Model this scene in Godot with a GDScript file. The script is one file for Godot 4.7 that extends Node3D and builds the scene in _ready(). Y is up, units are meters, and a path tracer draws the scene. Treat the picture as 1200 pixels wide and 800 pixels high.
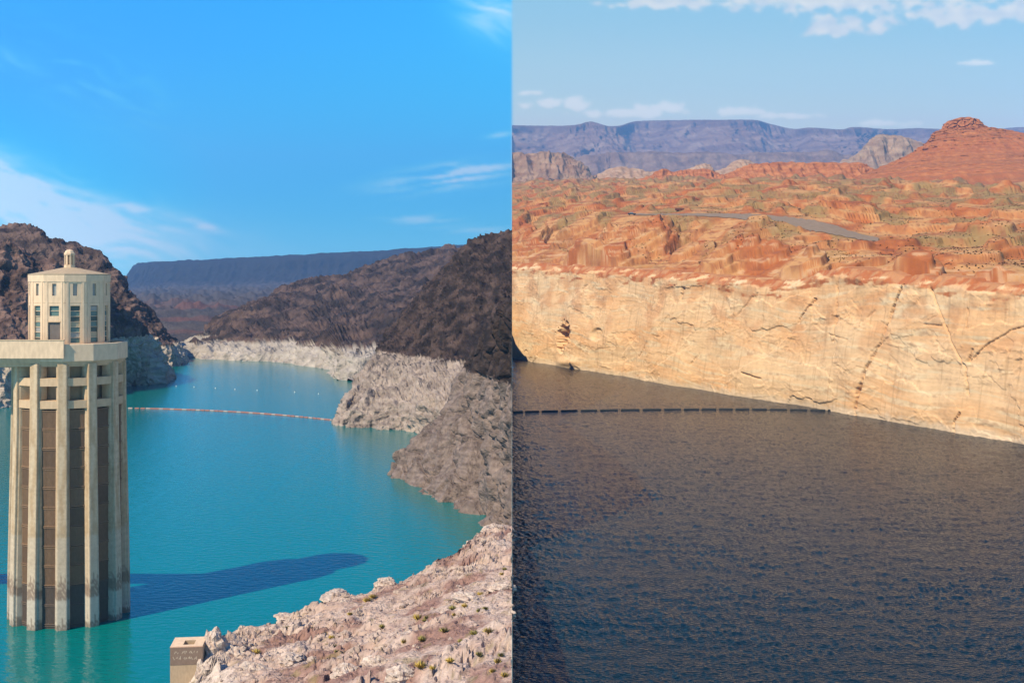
extends Node3D
# Two desert reservoirs side by side: a turquoise canyon lake with an intake tower (x < 0)
# and a dark evening lake under a pale sandstone cliff (x > 0). y = 0 is the water level of both.

const F := 1400.0      # focal length of the photograph in its own pixels
const HOR := 330.0     # row of the horizon in the photograph
const EYE := 71.0      # eye height above the water
const GAIN := 0.75      # vertex colours are stored divided by this, so that dark rock keeps its steps

var n_fbm: FastNoiseLite
var n_ridge: FastNoiseLite
var n_cell: FastNoiseLite
var n_soft: FastNoiseLite
var n_joint: FastNoiseLite
var n_slab: FastNoiseLite
var mats := {}
var taken := {}
var rng := RandomNumberGenerator.new()

# ---------------------------------------------------------------- helpers

func P(px: float, py: float, d: float) -> Vector3:
	return Vector3((px - 600.0) / F * d, EYE - (py - HOR) / F * d, -d)

func W(px: float, py: float) -> Vector3:
	return P(px, py, EYE * F / (py - HOR))

func c3(r: float, g: float, b: float) -> Color:
	return Color(minf(r / GAIN, 1.0), minf(g / GAIN, 1.0), minf(b / GAIN, 1.0))

func lin(r: float, g: float, b: float) -> Color:
	return Color(r, g, b).linear_to_srgb()

func mixc(a: Color, b: Color, t: float) -> Color:
	return a.lerp(b, clampf(t, 0.0, 1.0))

func ss(a: float, b: float, x: float) -> float:
	return smoothstep(a, b, x)

func numbered(called: String) -> String:
	if not taken.has(called):
		taken[called] = 0
		return called
	taken[called] += 1
	return "%s_%03d" % [called, taken[called]]

func tag(o: Node, label: String, category: String, group := "", kind := "") -> Node:
	o.set_meta("label", label)
	o.set_meta("category", category)
	if group != "":
		o.set_meta("group", group)
	if kind != "":
		o.set_meta("kind", kind)
	return o

func obj(called: String, mesh: Mesh, mat: Material, parent: Node = self) -> MeshInstance3D:
	var o := MeshInstance3D.new()
	o.name = numbered(called) if parent == self else called
	o.mesh = mesh
	o.material_override = mat
	o.cast_shadow = GeometryInstance3D.SHADOW_CASTING_SETTING_ON
	parent.add_child(o, true)
	return o

func base(called: String, at: Vector3, turn := 0.0) -> Node3D:
	var o := Node3D.new()
	o.name = numbered(called)
	add_child(o)
	o.position = at
	o.rotation.y = turn
	return o

func make_noise(kind: int, seed_: int, fractal: int, oct: int) -> FastNoiseLite:
	var n := FastNoiseLite.new()
	n.noise_type = kind
	n.seed = seed_
	n.frequency = 1.0
	n.fractal_type = fractal
	n.fractal_octaves = oct
	return n

# a sheet of nu x nv points (row-major, v rows of u points)
func sheet(pos: PackedVector3Array, col: PackedColorArray, nu: int, nv: int, flip := false) -> ArrayMesh:
	var nor := sheet_normals(pos, nu, nv)
	if flip:
		for i in nor.size():
			nor[i] = -nor[i]
	var idx := PackedInt32Array()
	idx.resize((nu - 1) * (nv - 1) * 6)
	var k := 0
	for j in nv - 1:
		for i in nu - 1:
			var a := j * nu + i
			var b := a + 1
			var c := a + nu
			var d := c + 1
			if flip:
				idx[k] = a; idx[k + 1] = b; idx[k + 2] = c
				idx[k + 3] = b; idx[k + 4] = d; idx[k + 5] = c
			else:
				idx[k] = a; idx[k + 1] = c; idx[k + 2] = b
				idx[k + 3] = b; idx[k + 4] = c; idx[k + 5] = d
			k += 6
	var arr := []
	arr.resize(Mesh.ARRAY_MAX)
	arr[Mesh.ARRAY_VERTEX] = pos
	arr[Mesh.ARRAY_NORMAL] = nor
	if col.size() > 0:
		arr[Mesh.ARRAY_COLOR] = col
	arr[Mesh.ARRAY_INDEX] = idx
	var m := ArrayMesh.new()
	m.add_surface_from_arrays(Mesh.PRIMITIVE_TRIANGLES, arr)
	return m

func sheet_normals(pos: PackedVector3Array, nu: int, nv: int) -> PackedVector3Array:
	var nor := PackedVector3Array()
	nor.resize(nu * nv)
	for j in nv:
		var ja := maxi(j - 1, 0) * nu
		var jb := mini(j + 1, nv - 1) * nu
		for i in nu:
			var du := pos[j * nu + mini(i + 1, nu - 1)] - pos[j * nu + maxi(i - 1, 0)]
			var dv := pos[jb + i] - pos[ja + i]
			var n := du.cross(dv)
			nor[j * nu + i] = n.normalized() if n.length_squared() > 1e-12 else Vector3.UP
	return nor

func curve(pts: Array, t: float) -> Vector3:
	var n := pts.size()
	var x := clampf(t, 0.0, 1.0) * (n - 1)
	var i := mini(int(x), n - 2)
	var a: Vector3 = pts[maxi(i - 1, 0)]
	var b: Vector3 = pts[i]
	var c: Vector3 = pts[i + 1]
	var d: Vector3 = pts[mini(i + 2, n - 1)]
	return b.cubic_interpolate(c, a, d, x - i)

# rows: arrays of [px, py] (on the water) or [px, py, distance]; nv: segments in each gap between rows
func loft(rows: Array, nu: int, nvs: Array, disp: Callable, paint: Callable, side: float) -> ArrayMesh:
	var rc := []
	for r in rows:
		var pts := []
		for q in r:
			pts.append(W(q[0], q[1]) - Vector3(0, 3.0, 0) if q.size() == 2 else P(q[0], q[1], q[2]))
		var line := PackedVector3Array()
		line.resize(nu)
		for i in nu:
			line[i] = curve(pts, float(i) / (nu - 1))
		rc.append(line)
	var pos := PackedVector3Array()
	var rowt := PackedFloat32Array()
	for g in rows.size() - 1:
		var last: bool = g == rows.size() - 2
		var cnt: int = nvs[g] + (1 if last else 0)
		var r0: PackedVector3Array = rc[maxi(g - 1, 0)]
		var r1: PackedVector3Array = rc[g]
		var r2: PackedVector3Array = rc[g + 1]
		var r3: PackedVector3Array = rc[mini(g + 2, rows.size() - 1)]
		for s in cnt:
			var t: float = float(s) / nvs[g]
			rowt.append(g + t)
			for i in nu:
				var lp := r1[i].lerp(r2[i], t)
				pos.append(lp.lerp(r1[i].cubic_interpolate(r2[i], r0[i], r3[i], t), 0.5))
	var nv := rowt.size()
	var nor := sheet_normals(pos, nu, nv)
	var out := PackedVector3Array()
	var col := PackedColorArray()
	out.resize(nu * nv)
	col.resize(nu * nv)
	for j in nv:
		for i in nu:
			var k := j * nu + i
			var p := pos[k]
			var q: Vector3 = p + disp.call(p, nor[k], float(i) / (nu - 1), rowt[j])
			if side < 0.0:
				q.x = minf(q.x, -0.02)
			else:
				q.x = maxf(q.x, 0.02)
			out[k] = q
			col[k] = paint.call(q, nor[k], float(i) / (nu - 1), rowt[j])
	# close the cut towards the other lake with a wall down to the lake bed
	var nu2 := nu + 1
	var o2 := PackedVector3Array()
	var k2 := PackedColorArray()
	o2.resize(nu2 * nv)
	k2.resize(nu2 * nv)
	for j in nv:
		for i in nu2:
			var src: int
			if side < 0.0:
				src = mini(i, nu - 1)
			else:
				src = maxi(i - 1, 0)
			var v := out[j * nu + src]
			if (side < 0.0 and i == nu2 - 1) or (side > 0.0 and i == 0):
				v.y = -6.0
			o2[j * nu2 + i] = v
			k2[j * nu2 + i] = col[j * nu + src]
	return sheet(o2, k2, nu2, nv)

func crag(p: Vector3, s: float) -> float:
	# rugged rock: buttresses, blocks and rubble of feature size s, about -1..1
	var q := p / s
	var w := Vector3(n_soft.get_noise_3dv(q * 1.3), n_soft.get_noise_3dv(q * 1.3 + Vector3(9, 2, 5)), n_soft.get_noise_3dv(q * 1.3 + Vector3(3, 7, 1))) * 0.35
	q += w
	return n_ridge.get_noise_3d(q.x * 0.5, q.y * 0.28, q.z * 0.5) * 0.75 + n_cell.get_noise_3d(q.x * 0.9, q.y * 0.6, q.z * 0.9) * 0.45 + n_fbm.get_noise_3dv(q * 2.2) * 0.3

func joints(p: Vector3, sx: float, sy: float) -> float:
	# 1 along the open joints between blocks of about sx by sy, 0 elsewhere
	var w := n_soft.get_noise_3dv(p / (sx * 1.5)) * sx * 0.3
	return ss(0.16, 0.02, n_joint.get_noise_3d((p.x + w) / sx, (p.y + w) / sy, (p.z - w) / sx) + 1.0)

# ---------------------------------------------------------------- materials

func noise_tex(n: FastNoiseLite, freq: float, size: int, lo: float, hi: float, mip := true) -> Texture2D:
	var m: FastNoiseLite = n.duplicate()
	m.frequency = freq
	var im := m.get_seamless_image(size, size, false, false, 0.1, true)
	im.convert(Image.FORMAT_RGB8)
	var dat := im.get_data()
	for i in dat.size():
		dat[i] = int(255.0 * lerpf(lo, hi, dat[i] / 255.0))
	return ImageTexture.create_from_image(Image.create_from_data(size, size, false, Image.FORMAT_RGB8, dat))

func rock_mat(tile: float, bump_cm: float, rough := 0.95) -> StandardMaterial3D:
	var m := StandardMaterial3D.new()
	m.vertex_color_use_as_albedo = true
	m.albedo_color = lin(GAIN, GAIN, GAIN)
	m.albedo_texture = mats.grain
	m.roughness = rough
	m.metallic_specular = 0.25
	m.uv1_triplanar = true
	m.uv1_world_triplanar = true
	m.uv1_scale = Vector3.ONE / tile
	if bump_cm > 0.0:
		m.heightmap_enabled = true
		m.heightmap_texture = mats.bump
		m.heightmap_scale = bump_cm
	m.cull_mode = BaseMaterial3D.CULL_DISABLED
	return m

func plain(col: Color, rough := 0.8, tex := true, tile := 6.0) -> StandardMaterial3D:
	var m := StandardMaterial3D.new()
	m.albedo_color = col
	m.roughness = rough
	m.metallic_specular = 0.35
	if tex:
		m.albedo_texture = mats.mottle
		m.uv1_triplanar = true
		m.uv1_world_triplanar = true
		m.uv1_scale = Vector3(1.0, 0.45, 1.0) / tile
	return m

# ---------------------------------------------------------------- sky

func puff(px: float, py: float, cx: float, cy: float, rx: float, ry: float, rot := 0.0) -> float:
	var dx := px - cx
	var dy := py - cy
	if dx * dx + dy * dy > 9.0 * rx * rx:
		return 0.0
	var co := cos(rot)
	var si := sin(rot)
	var a := (dx * co + dy * si) / rx
	var b := (-dx * si + dy * co) / ry
	return exp(-(a * a + b * b))

func sky_left(px: float, py: float) -> Color:
	# clear strong blue with thin cirrus
	var t := clampf((330.0 - py) / 330.0, 0.0, 3.0)
	var lo := Color(0.50, 0.885, 0.98)
	var mid := Color(0.10, 0.77, 1.0)
	var hi := Color(0.0, 0.655, 1.0)
	var c := lo.lerp(mid, ss(0.0, 0.42, t)).lerp(hi, ss(0.35, 1.15, t + (300.0 - px) * 0.0007 * ss(0, 1, t)))
	c = c.lerp(Color(0.0, 0.40, 0.80), ss(1.15, 2.6, t))
	var q := Vector3(px / 130.0, py / 60.0, 0.0)
	var warp := n_soft.get_noise_3dv(q * 0.8) * 30.0
	var fib := n_fbm.get_noise_2d((px + py * 0.9 + warp) / 90.0, (py - px * 0.32 + warp * 0.7) / 16.0) * 0.5 + 0.5
	var fib2 := n_fbm.get_noise_2d((px + warp) / 120.0 + 7.0, (py + px * 0.13) / 9.0) * 0.5 + 0.5
	var wisp := 0.0
	wisp += puff(px, py, 20, 225, 120, 34, 0.42) * (0.15 + 1.6 * fib)
	wisp += puff(px, py, 110, 270, 150, 34, 0.12) * (0.2 + 1.15 * fib)
	wisp += puff(px, py, -20, 195, 60, 22, 0.6) * (0.2 + 0.8 * fib)
	wisp += puff(px, py, 160, 244, 32, 5, 0.16) * fib2 * 1.2
	wisp += puff(px, py, 238, 264, 22, 5, 0.3) * fib2 * 1.3
	wisp += puff(px, py, 515, 212, 75, 12, -0.1) * ss(0.25, 0.7, fib2) * 1.1
	wisp += puff(px, py, 555, 195, 60, 8, -0.05) * ss(0.25, 0.75, fib2) * 0.8
	wisp += puff(px, py, 490, 257, 40, 6, 0.03) * ss(0.3, 0.7, fib2) * 0.7
	wisp += puff(px, py, 585, 272, 60, 6, 0.05) * ss(0.3, 0.7, fib2) * 0.7
	wisp += puff(px, py, 578, 15, 46, 30, 0.5) * (0.2 + 0.95 * fib)
	wisp += puff(px, py, 586, 158, 16, 3, -0.15) * 0.7
	wisp += puff(px, py, 110, 95, 110, 45, 0.5) * ss(0.4, 0.9, fib) * 0.3
	wisp += puff(px, py, 10, 70, 40, 14, 0.2) * fib * 0.3
	# the same thin cirrus goes on beyond the frame
	wisp += ss(0.62, 0.95, fib) * 0.22 * ss(40.0, 400.0, maxf(-px, -py))
	return c.lerp(Color(0.90, 0.965, 1.0), clampf(wisp, 0.0, 0.88))

func cumulus(px: float, py: float, cx: float, cy: float, rx: float, ry: float) -> float:
	if absf(px - cx) > rx * 1.9 or absf(py - cy) > ry * 1.9:
		return 0.0
	var f := n_fbm.get_noise_2d(px / 34.0 + cx, py / 22.0) * 1.1 + n_soft.get_noise_2d(px / 60.0, py / 40.0 + cy) * 0.4
	var dx := (px - cx) / rx
	var dy := (py - cy) / ry
	if dy > 0.0:
		dy *= 1.7
	return ss(0.0, 0.55, 1.0 - sqrt(dx * dx + dy * dy) + f * 0.75)

func sky_right(px: float, py: float) -> Color:
	var t := clampf((205.0 - py) / 205.0, 0.0, 4.0)
	var lo := Color(0.92, 0.93, 0.85)
	var mid := Color(0.77, 0.875, 0.86)
	var hi := Color(0.60, 0.795, 0.86)
	var c := lo.lerp(mid, ss(0.1, 0.55, t)).lerp(hi, ss(0.4, 1.05, t))
	c = c.lerp(Color(0.10, 0.30, 0.54), ss(1.05, 2.2, t))
	var body := 0.0
	var lit := 0.0
	for q in [[960.0, 2.0, 170.0, 22.0], [985.0, 34.0, 62.0, 17.0], [790.0, 4.0, 85.0, 13.0], [1130.0, 18.0, 95.0, 24.0], [1200.0, 14.0, 60.0, 24.0], [880.0, -14.0, 150.0, 22.0], [1060.0, -12.0, 160.0, 30.0]]:
		body = maxf(body, cumulus(px, py, q[0], q[1], q[2], q[3]))
	for q in [[673.0, 124.0, 24.0, 10.0], [640.0, 122.0, 20.0, 7.0], [625.0, 109.0, 22.0, 4.0], [775.0, 127.0, 34.0, 9.0], [860.0, 131.0, 38.0, 8.0], [735.0, 133.0, 60.0, 8.0], [615.0, 124.0, 18.0, 7.0], [1035.0, 145.0, 34.0, 5.0], [1140.0, 74.0, 30.0, 4.0], [920.0, 136.0, 50.0, 5.0]]:
		var k := cumulus(px, py, q[0], q[1], q[2], q[3]) * 0.85
		lit = maxf(lit, k)
	if py < -40.0 or px > 1240.0:
		var far := n_fbm.get_noise_2d(px / 260.0 + 4.0, py / 70.0)
		body = maxf(body, ss(0.18, 0.4, far) * 0.8)
	# tops of the cumulus catch the sun, bases stay grey
	var n := n_fbm.get_noise_2d(px / 40.0, (py + 9.0) / 20.0) * 0.5 + 0.5
	var white := Color(0.955, 0.94, 0.885)
	var grey := Color(0.80, 0.845, 0.86)
	var cc := grey.lerp(white, clampf(n * 1.5 - 0.25, 0.0, 1.0))
	c = c.lerp(cc, body * 0.95)
	c = c.lerp(Color(1.0, 0.985, 0.93), lit * 0.95)
	return c

func sky_at(a: float, e: float) -> Color:
	# a: azimuth from -z towards +x; e: elevation
	var fold := a
	if a > PI:
		fold = a - TAU
	var af := clampf(fold, -1.25, 1.25)
	var tx := 600.0 + F * af * (1.0 + af * af * 0.18)
	var ty := HOR - F * tan(minf(e, 1.2))
	if absf(fold) < 0.5:
		tx = 600.0 + F * tan(fold)
		ty = HOR - F * tan(minf(e, 1.2)) / cos(fold)
	var right := ss(-0.0011, 0.0011, fold)
	if absf(fold) > 1.2:
		# behind the camera the two skies run into each other gradually
		right = ss(-1.0, 1.0, (PI - absf(fold)) / (PI - 1.2) * signf(fold) if absf(fold) < PI else 0.0)
	right = lerpf(right, 0.5, ss(1.1, 1.55, e))
	if right <= 0.0:
		return sky_left(tx, ty)
	if right >= 1.0:
		return sky_right(tx, ty)
	return sky_left(tx, ty).lerp(sky_right(tx, ty), right)

func make_sky() -> Texture2D:
	var w := 512
	var h := 256
	var im := Image.create(w, h, false, Image.FORMAT_RGB8)
	for j in h:
		var e := PI * 0.5 - (j + 0.5) / h * PI
		for i in w:
			im.set_pixel(i, j, sky_at((i + 0.5) / w * TAU, maxf(e, 0.0)))
	var bw := 4096
	var bh := 2048
	im.resize(bw, bh, Image.INTERPOLATE_CUBIC)
	# fine detail where thin cloud and air meet near the horizon in front
	var half := int(27.0 / 360.0 * bw)
	for j in range(int(bh * 0.5 - 17.5 / 180.0 * bh), int(bh * 0.5 + 1.5 / 180.0 * bh)):
		var e := PI * 0.5 - (j + 0.5) / bh * PI
		for i in range(-half, half):
			var a := (i + 0.5) / bw * TAU
			im.set_pixel(posmod(i, bw), j, sky_at(a if a >= 0.0 else a + TAU, maxf(e, 0.0)))
	return ImageTexture.create_from_image(im)

# ---------------------------------------------------------------- left lake: rock

func left_rock_disp(amp: float, s: float, gully: float) -> Callable:
	return func(p: Vector3, n: Vector3, u: float, v: float) -> Vector3:
		var d := crag(p, s) * amp * (0.4 + 0.6 * ss(0.0, 0.8, v)) - joints(p, s * 0.3, s * 0.24) * amp * 0.16
		d += crag(p + Vector3(31, 7, 3), s * 0.26) * amp * 0.55
		d += n_ridge.get_noise_3dv(p / (s * 0.12)) * amp * 0.16
		if gully > 0.0:
			d += n_ridge.get_noise_3d(p.x / (s * 0.7), p.y / (s * 4.0), p.z / (s * 0.7)) * gully
		return n * d

func ring_paint(tops: Array, rock: Color, rock2: Color, ring: Color, ring2: Color, s: float) -> Callable:
	# tops: height of the pale bathtub ring along u
	return func(p: Vector3, n: Vector3, u: float, v: float) -> Color:
		var x := u * (tops.size() - 1)
		var i := mini(int(x), tops.size() - 2)
		var top: float = lerpf(tops[i], tops[i + 1], x - i)
		var a := n_fbm.get_noise_3dv(p / (s * 0.55)) * 0.5 + 0.5
		var b := n_fbm.get_noise_3d(p.x / s + 30.0, p.y / (s * 0.12), p.z / s) * 0.5 + 0.5
		var c := mixc(rock, rock2, ss(0.36, 0.68, a * 0.75 + b * 0.25))
		var spots := n_fbm.get_noise_3dv(p / (s * 0.16) + Vector3(50, 0, 0))
		c = c * (1.0 + spots * 0.35)
		var r := mixc(ring, ring2, ss(0.35, 0.7, b * 0.7 + a * 0.3))
		r = r * (1.0 + spots * 0.22)
		var edge := p.y - top + n_soft.get_noise_3dv(p / (s * 0.3)) * top * 0.035
		var k := mixc(r, c, ss(-0.12, 0.12, edge))
		k.a = 1.0
		return k

func left_lake() -> void:
	var rm: Material = mats.rock
	# far table mountain behind the canyon
	var rows := [
		[[120, 403, 1260], [200, 401, 1270], [300, 401, 1280], [400, 401, 1280], [500, 401, 1280], [605, 401, 1280]],
		[[120, 378, 1800], [200, 377, 1840], [300, 377, 1850], [400, 377, 1850], [500, 377, 1850], [605, 377, 1850]],
		[[124, 360, 2900], [200, 358, 3000], [300, 358, 3000], [400, 358, 3000], [500, 360, 2900], [605, 356, 2900]],
		[[138, 342, 7448], [195, 338, 7448], [300, 335, 7581], [400, 331, 7714], [500, 326, 7714], [605, 322, 7847]],
		[[154, 314, 7980], [200, 310, 7980], [300, 305, 8046], [400, 299.5, 8113], [500, 294.5, 8179], [605, 287, 8179]],
		[[161, 310, 8379], [208, 308, 8379], [300, 304, 8445], [400, 298.5, 8512], [500, 293, 8578], [605, 285, 8578]],
		[[130, 345, 10108], [210, 340, 10108], [300, 340, 10108], [400, 340, 10108], [500, 340, 10108], [605, 340, 10108]],
	]
	var dsp := func(p: Vector3, n: Vector3, u: float, v: float) -> Vector3:
		var rill := n_ridge.get_noise_2d(p.x / 90.0, p.z / 700.0 + v * 0.2)
		var am := 14.0 * ss(0.8, 2.2, v) * ss(4.2, 3.6, v)
		var cap := 0.55 if v > 3.9 else 1.0
		var low := ss(0.0, 2.5, v)
		return n * (rill * am + n_ridge.get_noise_3dv(p / 320.0) * 22.0 * cap * low + n_fbm.get_noise_3dv(p / 60.0) * (4.0 + 5.0 * low) * cap)
	var pnt := func(p: Vector3, n: Vector3, u: float, v: float) -> Color:
		var a := n_fbm.get_noise_3dv(p / 260.0) * 0.5 + 0.5
		var rill := n_ridge.get_noise_2d(p.x / 70.0, p.z / 900.0) * 0.5 + 0.5
		var c := mixc(c3(0.07, 0.064, 0.066), c3(0.13, 0.11, 0.10), ss(0.3, 0.8, rill * 0.6 + a * 0.4))
		c = mixc(c, c3(0.035, 0.034, 0.038), ss(2.85, 3.25, v + (a - 0.5) * 0.5))
		c = mixc(c, c3(0.19, 0.095, 0.075), ss(0.5, 0.72, a) * ss(2.2, 1.6, v))
		return c
	tag(obj("mesa_hill", loft(rows, 300, [12, 12, 20, 34, 26, 3, 3], dsp, pnt, -1.0), rm), "long flat-topped blue-grey table mountain closing the canyon", "mountain", "", "structure")

	# middle mountain with its pale ring, right bank of the narrows
	rows = [
		[[150, 424.0], [215, 421.0], [265, 422.6], [320, 425.5], [372, 431.0], [392, 443.5], [440, 447.0], [490, 447.0], [555, 447.0]],
		[[150, 410, 1130], [212, 405, 1125], [265, 405.8, 1105], [320, 407.5, 1075], [374, 410.0, 1020], [398, 411, 915], [440, 412, 890], [500, 412, 890], [572, 412, 890]],
		[[150, 408, 1180], [213, 403, 1170], [262, 390, 1200], [320, 380, 1200], [375, 376, 1160], [405, 376, 1120], [450, 372, 1080], [510, 360, 1080], [572, 350, 1080]],
		[[150, 407, 1230], [215, 400, 1260], [260, 378, 1320], [305, 353, 1430], [360, 342, 1500], [420, 338, 1450], [470, 325, 1430], [520, 315, 1430], [572, 305, 1430]],
		[[150, 406, 1260], [218, 397, 1300], [262, 374, 1420], [302, 351, 1560], [352, 333, 1700], [408, 320, 1800], [455, 306, 1850], [520, 299, 1850], [572, 289, 1850]],
		[[150, 420, 1500], [220, 418, 1500], [262, 415, 1700], [300, 405, 1900], [350, 400, 2100], [400, 400, 2200], [455, 400, 2300], [520, 390, 2300], [572, 380, 2300]],
	]
	tag(obj("mountain", loft(rows, 330, [22, 30, 40, 40, 8], left_rock_disp(15.0, 130.0, 2.5),
		ring_paint([13.0, 13.2, 14.0, 15.0, 15.5, 18.0, 19.0, 19.0, 19.0], c3(0.04, 0.034, 0.035), c3(0.15, 0.105, 0.09), c3(0.52, 0.49, 0.455), c3(0.41, 0.38, 0.35), 60.0), -1.0), rm),
		"dark brown mountain over a long level white ring across the water", "mountain", "", "structure")
	# a second crest of the same range, towards the seam
	rows = [
		[[395, 418, 1500], [440, 418, 1500], [500, 418, 1500], [545, 418, 1500], [572, 418, 1500]],
		[[405, 345, 1900], [440, 335, 1900], [500, 335, 1900], [545, 335, 1900], [572, 335, 1900]],
		[[425, 320, 2150], [462, 303, 2150], [474, 297.5, 2150], [528, 291, 2200], [572, 285, 2250]],
		[[430, 350, 2700], [470, 340, 2700], [500, 340, 2700], [545, 330, 2700], [572, 330, 2700]],
	]
	tag(obj("mountain", loft(rows, 150, [26, 34, 8], left_rock_disp(16.0, 140.0, 4.0),
		ring_paint([-90.0, -90.0], c3(0.045, 0.038, 0.04), c3(0.19, 0.135, 0.115), c3(0.3, 0.3, 0.3), c3(0.3, 0.3, 0.3), 75.0), -1.0), rm),
		"higher brown crest rising behind the dark ringed mountain", "mountain", "", "structure")

	# left bank, farther ridge and its ring
	rows = [
		[[-60, 434.0], [30, 434.0], [120, 434.0], [178, 431.0], [206, 429.5], [217, 428.0], [219, 424.0], [205, 421.0]],
		[[-60, 406, 1000], [30, 406, 1000], [120, 406, 1000], [175, 405, 1000], [196, 405, 1010], [206, 404, 1030], [208, 404, 1070], [200, 404, 1110]],
		[[-60, 350, 1060], [30, 345, 1060], [100, 350, 1060], [150, 372, 1050], [178, 388, 1050], [193, 398, 1060], [197, 400, 1090], [195, 402, 1130]],
		[[-60, 272, 1130], [18, 264, 1130], [62, 280, 1120], [118, 304, 1110], [146, 340, 1100], [172, 370, 1100], [188, 391, 1100], [193, 400, 1140]],
		[[-60, 330, 1500], [18, 330, 1500], [62, 340, 1480], [118, 360, 1450], [146, 380, 1400], [172, 395, 1350], [188, 402, 1300], [193, 404, 1200]],
	]
	tag(obj("mountain", loft(rows, 230, [20, 50, 60, 8], left_rock_disp(10.0, 75.0, 6.0),
		ring_paint([17.0, 17.0], c3(0.06, 0.045, 0.042), c3(0.20, 0.14, 0.12), c3(0.60, 0.54, 0.47), c3(0.44, 0.39, 0.34), 45.0), -1.0), rm),
		"steep dark brown ridge behind the intake tower with a pale foot", "mountain", "", "structure")
	# left bank, nearer buttress
	rows = [
		[[-80, 487.0], [12, 477.0], [70, 467.0], [120, 457.0], [150, 451.5], [182, 450.5], [198, 446.5], [201, 441.0], [188, 437.0]],
		[[-80, 407, 690], [10, 407, 700], [70, 407, 720], [120, 406, 760], [150, 406, 795], [166, 405, 815], [176, 405, 840], [180, 405, 870], [170, 405, 900]],
		[[-80, 345, 720], [5, 345, 730], [60, 350, 750], [110, 358, 780], [140, 366, 810], [156, 378, 830], [166, 390, 850], [171, 396, 880], [165, 398, 910]],
		[[-80, 278, 760], [-5, 284, 765], [18, 290, 770], [56, 314, 780], [112, 338, 800], [140, 358, 825], [158, 382, 850], [167, 394, 880], [163, 398, 920]],
		[[-80, 330, 1000], [-5, 330, 1000], [18, 340, 1000], [56, 350, 980], [112, 365, 970], [140, 380, 960], [158, 395, 950], [167, 402, 940], [163, 404, 935]],
	]
	tag(obj("mountain", loft(rows, 240, [44, 44, 44, 8], left_rock_disp(7.0, 48.0, 5.0),
		ring_paint([33.0, 33.0, 33.5, 34.0, 34.0, 33.5, 33.0, 32.0, 31.0], c3(0.09, 0.06, 0.052), c3(0.27, 0.18, 0.155), c3(0.66, 0.58, 0.48), c3(0.48, 0.41, 0.34), 30.0), -1.0), rm),
		"reddish brown craggy buttress with a tall cream foot beside the tower", "mountain", "", "structure")

	# right bank headland: layered pale foot, slope above blackened to carry its shade
	rows = [
		[[470, 474.0], [412, 478.0], [388, 497.0], [400, 501.0], [440, 503.0], [480, 506.0], [520, 520.0], [570, 530.0], [625, 535.0]],
		[[475, 440, 690], [424, 450, 660], [404, 470, 605], [416, 470, 600], [448, 471, 590], [484, 472, 575], [520, 480, 540], [570, 480, 520], [625, 480, 510]],
		[[480, 414, 720], [450, 415, 690], [436, 419, 650], [446, 420, 640], [470, 420.5, 635], [500, 421.5, 630], [535, 423, 620], [575, 425, 600], [625, 427, 590]],
		[[485, 398, 760], [462, 396, 730], [454, 394, 700], [474, 384, 690], [500, 372, 680], [525, 362, 670], [550, 352, 660], [585, 345, 650], [625, 340, 640]],
		[[490, 380, 800], [476, 374, 790], [478, 366, 780], [497, 344, 770], [520, 322, 760], [535, 303, 750], [556, 286, 745], [582, 277, 740], [625, 262, 735]],
		[[520, 400, 1000], [510, 390, 1000], [510, 380, 1000], [530, 370, 1000], [540, 360, 980], [560, 350, 960], [580, 340, 940], [600, 330, 930], [630, 330, 920]],
	]
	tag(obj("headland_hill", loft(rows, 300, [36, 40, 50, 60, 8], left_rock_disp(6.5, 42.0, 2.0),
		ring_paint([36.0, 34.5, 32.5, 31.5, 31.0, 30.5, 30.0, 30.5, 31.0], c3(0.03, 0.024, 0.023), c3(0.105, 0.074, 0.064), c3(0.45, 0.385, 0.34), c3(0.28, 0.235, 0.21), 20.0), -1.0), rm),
		"rocky headland coloured dark as in shade with a grey layered foot meeting the log line", "hill", "", "structure")

	# nearest cliff of the right bank with its rock spur
	rows = [
		[[545, 508.0], [505, 530.0], [470, 547.0], [452, 561.0], [470, 570.0], [505, 582.0], [535, 597.0], [556, 615.0], [575, 640.0], [625, 665.0]],
		[[552, 500, 545], [520, 515, 500], [492, 524, 478], [470, 538, 455], [486, 548, 440], [516, 556, 424], [545, 566, 408], [566, 580, 390], [585, 600, 360], [625, 620, 335]],
		[[556, 470, 560], [538, 480, 510], [522, 488, 490], [512, 500, 470], [522, 505, 455], [540, 510, 440], [560, 515, 425], [578, 520, 405], [592, 525, 380], [625, 530, 350]],
		[[562, 430, 575], [552, 436, 530], [546, 444, 505], [544, 450, 485], [552, 448, 470], [562, 440, 455], [574, 434, 440], [586, 434, 420], [598, 434, 400], [625, 434, 370]],
		[[566, 424, 600], [560, 424, 560], [556, 424, 535], [556, 424, 510], [562, 412, 490], [570, 395, 475], [580, 375, 460], [591, 360, 445], [602, 350, 430], [625, 340, 400]],
		[[590, 430, 700], [590, 430, 660], [590, 430, 640], [590, 430, 620], [595, 425, 600], [598, 420, 590], [600, 415, 580], [605, 410, 570], [610, 405, 560], [630, 400, 540]],
	]
	# the wall stands steeply above its foot
	for r in range(1, 5):
		for i in rows[r].size():
			var foot_d: float = EYE * F / (rows[0][i][1] - HOR)
			rows[r][i][2] = foot_d + (rows[r][i][2] - foot_d) * 0.5
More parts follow.
